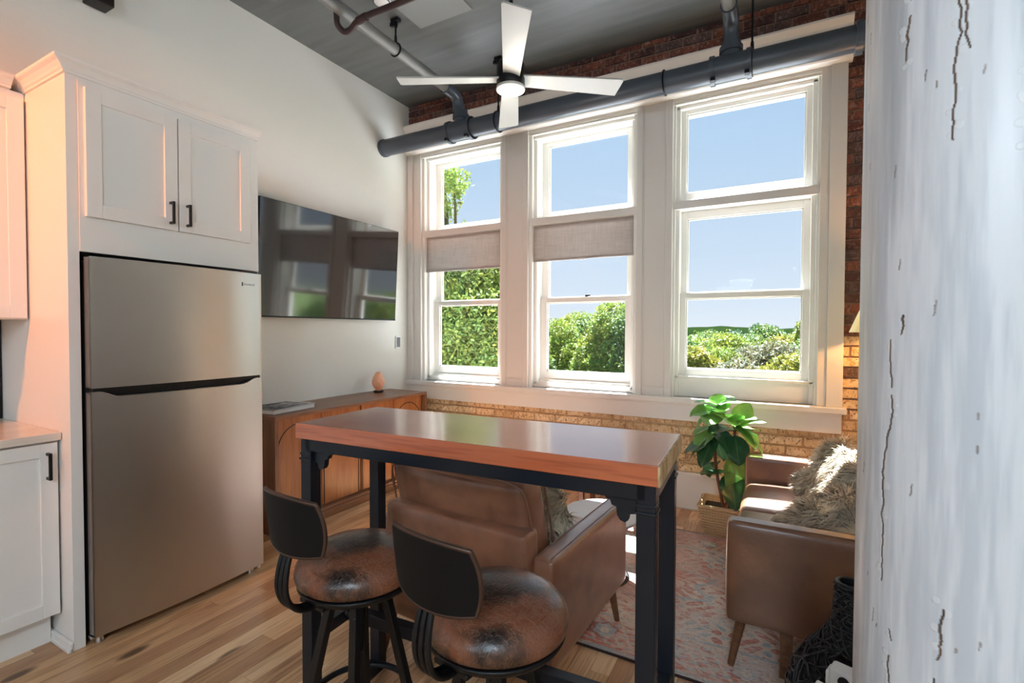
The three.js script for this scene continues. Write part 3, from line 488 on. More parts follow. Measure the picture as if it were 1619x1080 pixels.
{
  const t = thing('conduit', 'thin dark brown bent conduit hanging below the ceiling', 'conduit', [0.86, RH, 1.72]);
  mesh('bent_tube', tube([[0.02, 0, 0.05], [0.015, -0.12, 0.04], [0.0, -0.24, 0.01], [0.0, -0.31, 0.0], [0.03, -0.352, -0.03], [0.08, -0.345, -0.04], [0.14, -0.322, -0.03], [0.22, -0.318, -0.02], [0.45, -0.318, -0.02], [0.8, -0.318, -0.02], [1.5, -0.318, -0.02]], 0.02, 140, 12), M.conduit, t);
  mesh('junction_box', [new THREE.CylinderGeometry(0.06, 0.06, 0.06, 20).translate(0.02, -0.03, 0.05), rod([0.02, -0.06, 0.05], [0.016, -0.14, 0.042], 0.028, 0.028, 12), bb(-0.06, -0.05, 0.03, -0.02, -0.01, 0.07, 0.004)], M.blackMetal, t);
  mesh('coupling', [rod([0.16, -0.32, -0.026], [0.24, -0.318, -0.02], 0.025, 0.025, 14)], M.conduit, t);
  mesh('strap', [bb(0.70, -0.33, -0.05, 0.73, 0, 0.01, 0.003)], M.blackMetal, t);
}
tag(mesh('ceiling_hatch', [bb(1.0, RH - 0.012, 1.03, 1.48, RH, 1.52, 0.003)], M.hatch), 'pale square access panel in the dark ceiling', 'hatch');
{ const t = thing('smoke_detector', 'round white detector on the ceiling at the picture top', 'detector', [0.985, RH, 1.44]); mesh('housing', lathe([[0, -0.045], [0.05, -0.045], [0.062, -0.03], [0.066, -0.01], [0.066, 0], [0, 0]], 32), M.white, t); mesh('vent_ring', new THREE.TorusGeometry(0.055, 0.004, 8, 32).rotateX(PI / 2).translate(0, -0.04, 0), M.blackMetal, t); }
{ const t = thing('wall_speaker', 'black box fixture high on the wall above the cabinets', 'speaker', [0.0, 3.40, 2.73]); mesh('housing', [bb(0.02, -0.16, -0.055, 0.13, 0.2, 0.055, 0.006)], M.black, t); mesh('bracket', [bb(0, -0.04, -0.03, 0.03, 0.08, 0.03)], M.black, t); }
{ // ceiling fan
  const t = thing('ceiling_fan', 'four-blade ceiling fan with pale blades, black hub and round light', 'fan', [2.0, 2.95, 1.39]);
  mesh('downrod', rod([0, 0.1, 0], [0, RH - 2.95 - 0.03, 0], 0.013), M.black, t);
  mesh('canopy', lathe([[0, 0], [0.03, 0], [0.06, 0.04], [0.065, 0.07], [0, 0.07]], 28).translate(0, RH - 2.95 - 0.07, 0), M.black, t);
  mesh('motor_hub', lathe([[0, 0.12], [0.05, 0.12], [0.075, 0.11], [0.088, 0.09], [0.088, -0.04], [0.08, -0.045], [0, -0.045]], 40), M.blackMetal, t);
  const lamp = mesh('light_disc', lathe([[0, -0.064], [0.05, -0.062], [0.074, -0.055], [0.079, -0.044], [0, -0.044]], 40), M.fanLamp, t);
  mesh('lamp_ring', lathe([[0.079, -0.044], [0.079, -0.056], [0.086, -0.058], [0.091, -0.05], [0.088, -0.04]], 40), M.blade, lamp);
  for (let k = 0; k < 4; k++) {
    const a = (59 + 90 * k + [0, 4, 1, -5][k]) * PI / 180;
    const s = new THREE.Shape([[0.07, -0.05], [0.69, -0.075], [0.70, 0.06], [0.69, 0.072], [0.07, 0.05]].map(([x, y]) => new THREE.Vector2(x, y)));
    const g = new THREE.ExtrudeGeometry(s, { depth: 0.006, bevelEnabled: true, bevelSize: 0.002, bevelThickness: 0.002, bevelSegments: 2 }).rotateX(PI / 2).translate(0, 0.012, 0); g.rotateX(-0.2);
    const b = mesh('blade', g, M.blade, t); b.rotation.y = -a;
    mesh('blade_iron', [bb(0.05, 0.012, -0.03, 0.16, 0.02, 0.03, 0.002)], M.black, b);
  }
  const L = new THREE.PointLight(C(1, 0.96, 0.9), 0.35, 0, 2); L.position.set(2.0, 2.95 - 0.13, 1.39); L.castShadow = true; L.shadow.radius = 4; scene.add(L);
}
// ------------------------------------------------------------------ rug
{
  const w = 2.45, d = 1.53;
  const map = tex(1280, 832, (u, v) => {
    const x = (u - 0.5) * w, z = (v - 0.5) * d, ex = w / 2 - Math.abs(x), ez = d / 2 - Math.abs(z), e = Math.min(ex, ez);
    const ax = Math.abs(x), az = Math.abs(z);
    const cream = [214, 198, 180], rose = [186, 104, 88], blue = [142, 158, 166], deep = [152, 78, 70], sand = [198, 170, 146];
    const lobe = (px, pz, n, k) => { const t = Math.atan2(pz, px), r = Math.hypot(px, pz); return r * (1 + k * Math.cos(n * t)); };
    let c;
    if (e < 0.03) c = blue; else if (e < 0.055) c = rose; else if (e < 0.24) {
      const run = ex < ez ? az : ax, mo = ((run + 0.09) % 0.3) - 0.15, q = lobe(mo, e - 0.148, 6, 0.12); c = q < 0.022 ? cream : q < 0.05 ? blue : q < 0.062 ? deep : (Math.sin(run * 72) * Math.sin(e * 130) > 0.35 ? blue : Math.sin(run * 110 + e * 60) > 0.6 ? sand : rose);
    } else if (e < 0.265) c = sand; else if (e < 0.285) c = blue; else {
      const q = lobe(x * 0.62, z, 8, 0.12), f = Math.sin(ax * 47 + Math.sin(az * 31) * 1.8) * Math.sin(az * 51 + Math.sin(ax * 29) * 1.6);
      c = q < 0.09 ? blue : q < 0.12 ? deep : q < 0.25 ? mix3(rose, cream, f > 0.3 ? 1 : 0.15) : q < 0.275 ? blue : f > 0.55 ? blue : f < -0.5 ? rose : f < -0.3 ? deep : mix3(cream, sand, 0.5);
      if (Math.abs(q - 0.4) < 0.012) c = rose;
    }
    const n1 = fbm(u * 12, v * 8, 801, 5), n2 = fbm(u * 90, v * 190, 811, 3), n3 = vnoise(u * 420, v * 280, 815);
    c = mix3(c, [236, 222, 208], 0.22); c = mix3(c, [218, 200, 186], 0.85 * smooth(0.36, 0.62, n1 * 0.55 + n2 * 0.45)); c = mix3(c, [120, 100, 96], 0.28 * smooth(0.55, 0.9, n3)); c = mix3(c, rose, 0.22 * smooth(0.5, 0.7, fbm(u * 7, v * 5, 823, 4)));
    return c;
  });
  const m = std({ map, roughness: 0.98, bumpMap: tex(512, 512, (u, v) => grey(255 * vnoise(u * 256, v * 256, 831, 256, 256)), false), bumpScale: 0.002 });
  const t = thing('area_rug', 'faded rose, cream and blue patterned rug under the seating', 'rug', [2.72, 0, 1.256]);
  const g = new THREE.BoxGeometry(w, 0.008, d).toNonIndexed(), p = g.attributes.position, uv = g.attributes.uv; for (let i = 0; i < p.count; i++) uv.setXY(i, p.getX(i) / w + 0.5, p.getZ(i) / d + 0.5);
  mesh('pile', g.translate(0, 0.0045, 0), m, t);
  mesh('binding', [bb(-w / 2 - 0.005, 0.0005, d / 2 - 0.003, w / 2 + 0.005, 0.0088, d / 2 + 0.005), bb(-w / 2 - 0.005, 0.0005, -d / 2 - 0.005, w / 2 + 0.005, 0.0088, -d / 2 + 0.003), bb(-w / 2 - 0.005, 0.0005, -d / 2, -w / 2 + 0.003, 0.0088, d / 2), bb(w / 2 - 0.003, 0.0005, -d / 2, w / 2 + 0.005, 0.0088, d / 2)], std({ color: S(48, 34, 34), roughness: 0.95 }), t);
}
// ------------------------------------------------------------------ bar table
{
  const t = thing('bar_table', 'tall narrow bar table with a reddish wooden top and dark metal frame', 'table', [2.6185, 0, 2.7155], 0.052);
  const L = 1.225, D = 0.413, H = 1.087, T = 0.052, hx = L / 2, hz = D / 2;
  mesh('tabletop', uvBox(bb(-hx, H - T, -hz, hx - 0.004, H, hz, 0.003), 1, 0), M.tableTop, t);
  const end = mesh('end_board', uvBox(bb(hx - 0.006, H - T, -hz, hx, H - 0.001, hz, 0.001), 0.4, 2), M.tableEnd, t); end.userData.label = 'pale rough-sawn table end';
  const a = 0.047, lx = hx - 0.012 - a / 2, lz = hz - 0.012 - a / 2, Ft = H - T;
  for (const sx of [-1, 1]) for (const sz of [-1, 1]) {
    const leg = mesh('leg', [bb(sx * lx - a / 2, 0.0, sz * lz - a / 2, sx * lx + a / 2, Ft, sz * lz + a / 2, 0.003), bb(sx * lx - a / 2 - 0.004, Ft - 0.075, sz * lz - a / 2 - 0.004, sx * lx + a / 2 + 0.004, Ft - 0.068, sz * lz + a / 2 + 0.004, 0.002), bb(sx * lx - a / 2 - 0.002, Ft - 0.058, sz * lz - a / 2 - 0.002, sx * lx + a / 2 + 0.002, Ft - 0.05, sz * lz + a / 2 + 0.002, 0.002)], M.tableMetal, t);
    // stepped cast bracket in the inner corner
    const bx = sx * (lx - a / 2), s = -sx, zb = sz * lz, pts = [[0, 0], [0.085, 0], [0.078, -0.012], [0.068, -0.014], [0.064, -0.026], [0.052, -0.03], [0.05, -0.05], [0.042, -0.062], [0.03, -0.066], [0.022, -0.06], [0.02, -0.044], [0, -0.04]];
    const sh = new THREE.Shape(pts.map(([x, y]) => new THREE.Vector2(s * x, y)));
    mesh('corner_bracket', new THREE.ExtrudeGeometry(sh, { depth: 0.02, bevelEnabled: false }).translate(bx, Ft - 0.04, zb - 0.01), M.tableMetal, leg);
  }
  for (const sz of [-1, 1]) mesh('apron', [bb(-lx, Ft - 0.042, sz * lz - a / 2, lx, Ft - 0.0005, sz * lz + a / 2, 0.002)], M.tableMetal, t);
  for (const sx of [-1, 1]) { mesh('apron', [bb(sx * lx - a / 2, Ft - 0.042, -lz, sx * lx + a / 2, Ft - 0.0005, lz, 0.002)], M.tableMetal, t); mesh('side_stretcher', [bb(sx * lx - 0.02, 0.31, -lz, sx * lx + 0.02, 0.355, lz, 0.003)], M.tableMetal, t); mesh('floor_bar', [bb(sx * lx - a / 2, 0.0, -lz, sx * lx + a / 2, 0.047, lz, 0.003)], M.tableMetal, t); }
  mesh('long_stretcher', [bb(-lx, 0.31, -0.02, lx, 0.355, 0.02, 0.003)], M.tableMetal, t);
}
// ------------------------------------------------------------------ stools
function makeStool() {
  const t = new THREE.Group(); t.name = numbered('swivel_stool');
  const R = 0.182;
  const seat = lathe([[0, 0.742], [0.05, 0.741], [0.10, 0.736], [0.145, 0.726], [0.171, 0.709], [0.186, 0.689], [0.190, 0.668], [0.185, 0.65], [0.171, 0.64], [0, 0.64]], 56);
  { const p = seat.attributes.position, uv = seat.attributes.uv; for (let i = 0; i < p.count; i++) { const x = p.getX(i), y = p.getY(i), z = p.getZ(i), r = Math.hypot(x, z), k = (r + Math.max(0, 0.742 - y)) / Math.max(r, 1e-4); uv.setXY(i, x * k * 1.5 + 0.5, z * k * 1.5 + 0.5); } }
  mesh('seat_cushion', seat, M.stoolLeather, t);
  mesh('seat_pan', lathe([[0, 0.642], [0.178, 0.642], [0.182, 0.634], [0.175, 0.622], [0.12, 0.612], [0.09, 0.606], [0, 0.606]], 48), M.black, t);
  mesh('swivel_bowl', lathe([[0, 0.607], [0.092, 0.607], [0.088, 0.585], [0.06, 0.562], [0.03, 0.552], [0, 0.552]], 36), M.blackMetal, t);
  mesh('screw_post', [rod([0, 0.555, 0], [0, 0.40, 0], 0.017, 0.017, 14), rod([0, 0.56, 0], [0, 0.50, 0], 0.024, 0.024, 14), new THREE.SphereGeometry(0.017, 14, 8).translate(0, 0.40, 0)], M.blackMetal, t);
  mesh('lever', [rod([0.015, 0.50, 0], [-0.12, 0.45, -0.05], 0.006), new THREE.SphereGeometry(0.012, 12, 8).translate(-0.122, 0.449, -0.051)], M.blackMetal, t);
  for (let k = 0; k < 4; k++) { const a = PI / 4 + k * PI / 2, c = Math.cos(a), s = Math.sin(a); const leg = mesh('leg', [bar([c * 0.075, 0.60, s * 0.075], [c * 0.205, 0.0, s * 0.205], 0.03, 0.024)], M.black, t); mesh('rivet', [new THREE.SphereGeometry(0.006, 8, 6).translate(c * 0.094, 0.575, s * 0.094), new THREE.SphereGeometry(0.006, 8, 6).translate(c * 0.099, 0.55, s * 0.099)], M.blackMetal, leg); }
  mesh('foot_ring', new THREE.TorusGeometry(0.162, 0.010, 10, 60).rotateX(PI / 2).translate(0, 0.235, 0), M.blackMetal, t);
  // back support: three bent rods side by side
  for (const k of [-1, 0, 1]) mesh('back_rod', tube([[k * 0.012, 0.617, 0.08], [k * 0.014, 0.614, 0.15], [k * 0.017, 0.622, 0.205], [k * 0.02, 0.655, 0.242], [k * 0.021, 0.70, 0.257], [k * 0.019, 0.755, 0.252], [k * 0.016, 0.80, 0.240], [k * 0.013, 0.84, 0.236]], 0.0075, 40, 8), M.black, t);
  mesh('back_strap', [bb(-0.055, 0.608, 0.05, 0.055, 0.622, 0.17, 0.004)], M.black, t);
  // curved backrest plate
  const N = 20, A = 0.142, B = 0.084, RAD = 0.26, yc = 0.878, at = (s, q, off) => { const x = A * s * Math.sqrt(1 - 0.42 * q * q * 0.5), y = B * q * Math.sqrt(1 - 0.55 * s * s * 0.5) + 0.012 * s * s * 0; const th = x / RAD; return [Math.sin(th) * (RAD + off), yc + y, 0.242 - RAD + Math.cos(th) * (RAD + off) - 0.02 * q * 0 + 0.03 * (q + 1) * 0.3]; };
  const face = (off, flip) => { const pos = [], idx = []; for (let j = 0; j <= N; j++) for (let i = 0; i <= N; i++) pos.push(...at(i / N * 2 - 1, j / N * 2 - 1, off)); for (let j = 0; j < N; j++) for (let i = 0; i < N; i++) { const a = j * (N + 1) + i, b = a + 1, c = a + N + 1, d = c + 1; flip ? idx.push(a, c, b, b, c, d) : idx.push(a, b, c, b, d, c); } const g = new THREE.BufferGeometry(); g.setAttribute('position', new THREE.Float32BufferAttribute(pos, 3)); g.setIndex(idx); g.computeVertexNormals(); return uvBox(g, 0.4); };
  const edge = []; for (let i = 0; i < 4 * N; i++) { const k = Math.floor(i / N), f = (i % N) / N * 2 - 1; edge.push(V(...[at(f, -1, 0.003), at(1, f, 0.003), at(-f, 1, 0.003), at(-1, -f, 0.003)][k])); }
  const plate = mesh('backrest', [face(0.008, false), face(-0.002, true)], phys({ color: S(7, 7, 8), roughness: 0.62, specularIntensity: 0.5 }), t);
  mesh('backrest_rim', new THREE.TubeGeometry(new THREE.CatmullRomCurve3(edge, true), 160, 0.006, 8, true), M.copperRim, plate);
  return t;
}
{
  const a = makeStool(); scene.add(a); a.position.set(2.845, 0, 2.985); a.rotation.y = -0.16; tag(a, 'round leather swivel stool in front of the armchair, larger in view', 'stool', 'swivel stools at the bar table');
  const b = a.clone(); b.name = numbered('swivel_stool'); scene.add(b); b.position.set(2.325, 0, 2.96); b.rotation.y = -0.10; tag(b, 'round leather swivel stool closer to the refrigerator', 'stool', 'swivel stools at the bar table');
}
// ------------------------------------------------------------------ upholstery
function taperedLeg(x, z, dx, dz, h, mat, parent, y0 = 0) { return mesh('leg', [rod([x + dx, y0, z + dz], [x, h, z], 0.013, 0.022, 14)], mat, parent); }
function piping(pts, r = 0.004) { return tube(pts, r, 80, 6); }
{ // armchair, seen from behind; local -z is its front
  const t = thing('armchair', 'brown leather armchair seen from behind under the bar table', 'armchair', [2.39, 0.0, 2.12], -0.055);
  const Lr = M.leather, W2 = 0.43, zF = -0.42, zB = 0.41;
  for (const s of [-1, 1]) {
    const g = soft(0.092, 0.405, zB - zF - 0.04, 0.022, [0.006, 0.004, 0.004], 16).translate(s * (W2 - 0.046), 0.3925, (zF + zB) / 2 - 0.02);
    const a = mesh('arm', g, Lr, t);
    for (const e of [-1, 1]) mesh('seam', piping([[s * (W2 - 0.046) + e * 0.027, 0.5965, zF + 0.03], [s * (W2 - 0.046) + e * 0.027, 0.600, 0], [s * (W2 - 0.046) + e * 0.027, 0.5965, zB - 0.06]], 0.0018), M.leather, a);
  }
  mesh('back_frame', soft(2 * W2 - 0.17, 0.50, 0.11, 0.028, [0.004, 0.004, 0.006], 14).rotateX(0.06).translate(0, 0.44, zB - 0.055), Lr, t);
  mesh('seat_base', soft(2 * W2 - 0.17, 0.14, 0.70, 0.02).translate(0, 0.27, -0.04), Lr, t);
  const sc = mesh('seat_cushion', soft(2 * W2 - 0.185, 0.13, 0.68, 0.04, [0.003, 0.018, 0.006]).translate(0, 0.395, -0.09), Lr, t);
  const bc = mesh('back_cushion', (() => { const g = soft(0.655, 0.46, 0.15, 0.035, [0.006, 0.012, 0.022], 18); return g; })(), Lr, t); bc.position.set(-0.005, 0.645, 0.275); bc.rotation.x = 0.26;
  const rect = (z) => [[-0.325, -0.2], [-0.325, 0.2], [-0.30, 0.225], [0.30, 0.225], [0.325, 0.2], [0.325, -0.2], [0.30, -0.225], [-0.30, -0.225]].map(([x, y]) => V(x, y, z));
  mesh('piping', new THREE.TubeGeometry(new THREE.CatmullRomCurve3(rect(0.066), true, 'centripetal'), 120, 0.0045, 6, true), Lr, bc);
  mesh('piping', new THREE.TubeGeometry(new THREE.CatmullRomCurve3(rect(-0.066), true, 'centripetal'), 120, 0.0045, 6, true), Lr, bc);
  for (const [x, z, dx, dz] of [[-0.37, -0.34, -0.03, -0.03], [0.37, -0.34, 0.03, -0.03], [-0.36, 0.34, -0.03, 0.05], [0.36, 0.34, 0.03, 0.05]]) taperedLeg(x, z, dx, dz, 0.22, M.legWood, t, z < 0 ? 0.0092 : 0);
}
function pillowPoint(d, a, b, h) { // unit direction -> pillow surface (flat side = local y)
  const e = 0.62, f = (v) => Math.sign(v) * Math.pow(Math.abs(v), e); const x = f(d.x), z = f(d.z), m = Math.max(Math.abs(x), Math.abs(z)); return V(x * a, d.y * h * (1 - 0.55 * m ** 4), z * b);
}
function furPillow(label, pos, euler, [a, b, h], n, seed, tone, len = 0.06) {
  const t = thing('fur_pillow', label, 'pillow', pos, 0, 'shaggy fur pillows'); t.rotation.set(...euler, 'YXZ');
  let g = new THREE.IcosahedronGeometry(1, 10); const p = g.attributes.position; for (let i = 0; i < p.count; i++) { const q = pillowPoint(V().fromBufferAttribute(p, i).normalize(), a, b, h); p.setXYZ(i, q.x, q.y, q.z); }
  g.deleteAttribute('uv'); g.deleteAttribute('normal'); g = mergeVertices(g, 1e-4); g.computeVertexNormals(); mesh('cushion', g, M.furBase, t);
  const r = rng(seed), P = [], Nn = [], Cc = [], I = [], inv = new THREE.Quaternion().setFromEuler(t.rotation).invert(), down = V(0, -1, 0).applyQuaternion(inv);
  for (let k = 0; k < n; k++) {
    const d = V(r() * 2 - 1, r() * 2 - 1, r() * 2 - 1); if (d.lengthSq() > 1 || d.lengthSq() < 0.01) { k--; continue; } if (k % 3) d.y *= 3.2; d.normalize();
    const o = pillowPoint(d, a, b, h), e1 = pillowPoint(V(d.x + 0.03, d.y, d.z - 0.01).normalize(), a, b, h).sub(o), e2 = pillowPoint(V(d.x - 0.01, d.y + 0.03, d.z + 0.02).normalize(), a, b, h).sub(o);
    let nn = e1.cross(e2).normalize(); if (nn.dot(o) < 0) nn.negate();
    const clump = V(fbm(o.x * 14 + 3, o.z * 14 + o.y * 9, seed, 2) - 0.5, fbm(o.z * 14 + 7, o.x * 14 - o.y * 9, seed + 1, 2) - 0.5, fbm(o.y * 14 + 1, o.z * 13 + o.x * 5, seed + 2, 2) - 0.5).multiplyScalar(3.2);
    const L = len * (0.55 + 0.75 * r()), w = 0.0016 + 0.0012 * r(), dir = nn.clone().multiplyScalar(0.8).add(clump).add(down.clone().multiplyScalar(0.35)).add(V(r() - 0.5, r() - 0.5, r() - 0.5).multiplyScalar(0.7)).normalize();
    const dir2 = dir.clone().add(down.clone().multiplyScalar(0.7)).add(clump.clone().multiplyScalar(0.35)).normalize();
    const side = dir.clone().cross(V(r() - 0.5, r() - 0.5, r() - 0.5)).normalize().multiplyScalar(w);
    if (side.clone().cross(dir).dot(nn) < 0) side.negate(); // every strand shows its outer face
    const m = o.clone().addScaledVector(dir, L * 0.5), e = m.clone().addScaledVector(dir2, L * 0.55), at = P.length / 3;
    for (const q of [o.clone().sub(side), o.clone().add(side), m.clone().sub(side), m.clone().add(side), e]) P.push(q.x, q.y, q.z);
    const sn = nn.clone().multiplyScalar(0.7).add(dir.clone().multiplyScalar(0.3)).normalize(); for (let q = 0; q < 5; q++) Nn.push(sn.x, sn.y, sn.z);
    const v = r() < 0.22 ? 0.5 + 0.2 * r() : 0.86 + 0.13 * r(), c = [v * tone[0], v * tone[1] * 0.97, v * tone[2] * (0.84 + 0.12 * r())]; for (let q = 0; q < 5; q++) Cc.push(...c, 1);
    I.push(at, at + 1, at + 2, at + 1, at + 3, at + 2, at + 2, at + 3, at + 4);
  }
  const f = new THREE.BufferGeometry(); f.setAttribute('position', new THREE.Float32BufferAttribute(P, 3)); f.setAttribute('normal', new THREE.Float32BufferAttribute(Nn, 3)); f.setAttribute('color', new THREE.Float32BufferAttribute(Cc, 4)); f.setIndex(I);
  const m = mesh('fur', f, M.fur, t); m.userData.kind = 'stuff'; return t;
}
furPillow('cream fur pillow leaning inside the armchair', [2.50, 0.575, 2.17], [1.28, 0.1, 0], [0.20, 0.15, 0.05], 15000, 901, [1, 0.88, 0.7], 0.05);
{ // sofa facing the television wall; local origin at the middle of its front edge
  const t = thing('sofa', 'tan leather two-seat sofa with wooden legs at the rug edge', 'sofa', [3.70, 0.0092, 1.22]);
  const Lr = M.tanLeather, zN = 0.655, zF = -0.655, x0 = -0.40, x1 = 0.42;
  for (const s of [-1, 1]) { const a = mesh('arm', soft(0.80, 0.42, 0.095, 0.022, [0.004, 0.003, 0.005], 16).translate(0.0, 0.405, s * (zN - 0.0475)), Lr, t); mesh('seam', piping([[x0 + 0.02, 0.6165, s * (zN - 0.016)], [0, 0.6185, s * (zN - 0.016)], [x1 - 0.05, 0.6165, s * (zN - 0.016)]], 0.002), Lr, a); }
  mesh('seat_base', soft(0.74, 0.15, 2 * zN - 0.19, 0.02).translate(-0.01, 0.275, 0), Lr, t);
  for (const s of [-1, 1]) mesh('seat_cushion', soft(0.64, 0.125, zN - 0.10, 0.038, [0.006, 0.014, 0.003]).translate(-0.075, 0.402, s * (zN - 0.095) / 2), Lr, t);
  mesh('back_frame', soft(0.11, 0.56, 2 * zN - 0.19, 0.03).rotateZ(-0.1).translate(0.37, 0.50, 0), Lr, t);
  for (const s of [-1, 1]) { const g = soft(0.15, 0.46, zN - 0.105, 0.04, [0.02, 0.012, 0.006]); const c = mesh('back_cushion', g, Lr, t); c.position.set(0.245, 0.66, s * (zN - 0.095) / 2); c.rotation.z = -0.22; mesh('button', [new THREE.SphereGeometry(0.012, 12, 8).scale(0.5, 1, 1).translate(-0.094, 0.0, 0)], Lr, c); }
  for (const [x, z, dx, dz] of [[-0.34, 0.60, -0.04, 0.03], [-0.34, -0.60, -0.04, -0.03], [0.34, 0.60, 0.04, 0.03], [0.34, -0.60, 0.04, -0.03]]) taperedLeg(x, z, dx, dz, 0.215, M.legWood, t);
  mesh('support_leg', [bb(-0.20, 0, 0.585, -0.155, 0.21, 0.625, 0.003)], M.legWood, t);
}
furPillow('shaggy cream fur pillow against the sofa corner nearest the windows', [3.72, 0.60, 0.83], [0.15, 0.1, 1.0], [0.20, 0.17, 0.055], 18000, 911, [1, 0.91, 0.76], 0.06);
furPillow('golden cream fur pillow between the other two on the sofa', [3.80, 0.62, 1.13], [0.1, -0.1, 0.9], [0.18, 0.16, 0.055], 16000, 921, [1.0, 0.93, 0.8], 0.06);
furPillow('beige fur pillow slumped flat beside the near sofa arm', [3.68, 0.545, 1.45], [0.18, 0.15, 0.42], [0.20, 0.17, 0.06], 20000, 931, [0.98, 0.87, 0.73], 0.06);
// ------------------------------------------------------------------ small tables
{
  const t = thing('pedestal_table', 'small round pale pedestal table beyond the armchair arm', 'table', [2.605, 0.009, 1.38]);
  mesh('tabletop', lathe([[0, 0.345], [0.205, 0.345], [0.22, 0.35], [0.222, 0.36], [0.216, 0.365], [0, 0.365]], 56), M.sideTable, t);
  mesh('underplate', lathe([[0, 0.33], [0.2, 0.336], [0.208, 0.345], [0, 0.345]], 48), M.black, t);
  mesh('column', rod([0, 0.01, 0], [0, 0.335, 0], 0.02, 0.02, 18), M.black, t); mesh('foot', lathe([[0, 0], [0.15, 0], [0.152, 0.006], [0.14, 0.012], [0.03, 0.02], [0, 0.02]], 48), M.black, t);
}
{
  const t = thing('side_table', 'low wooden side table with slim legs before the windows', 'table', [2.27, 0.0, 0.30]);
  mesh('tabletop', [bb(-0.19, 0.50, -0.16, 0.19, 0.525, 0.16, 0.006)], M.legWood, t);
  for (const [x, z] of [[-0.15, 0.13], [0.13, 0.13], [-0.15, -0.13], [0.13, -0.13]]) mesh('leg', [bb(x - 0.018, 0.0, z - 0.018, x + 0.018, 0.5, z + 0.018, 0.003)], M.legWood, t);
  mesh('frame', [bb(-0.15, 0.46, -0.13, 0.13, 0.5, 0.13, 0.003)], M.black, t);
}
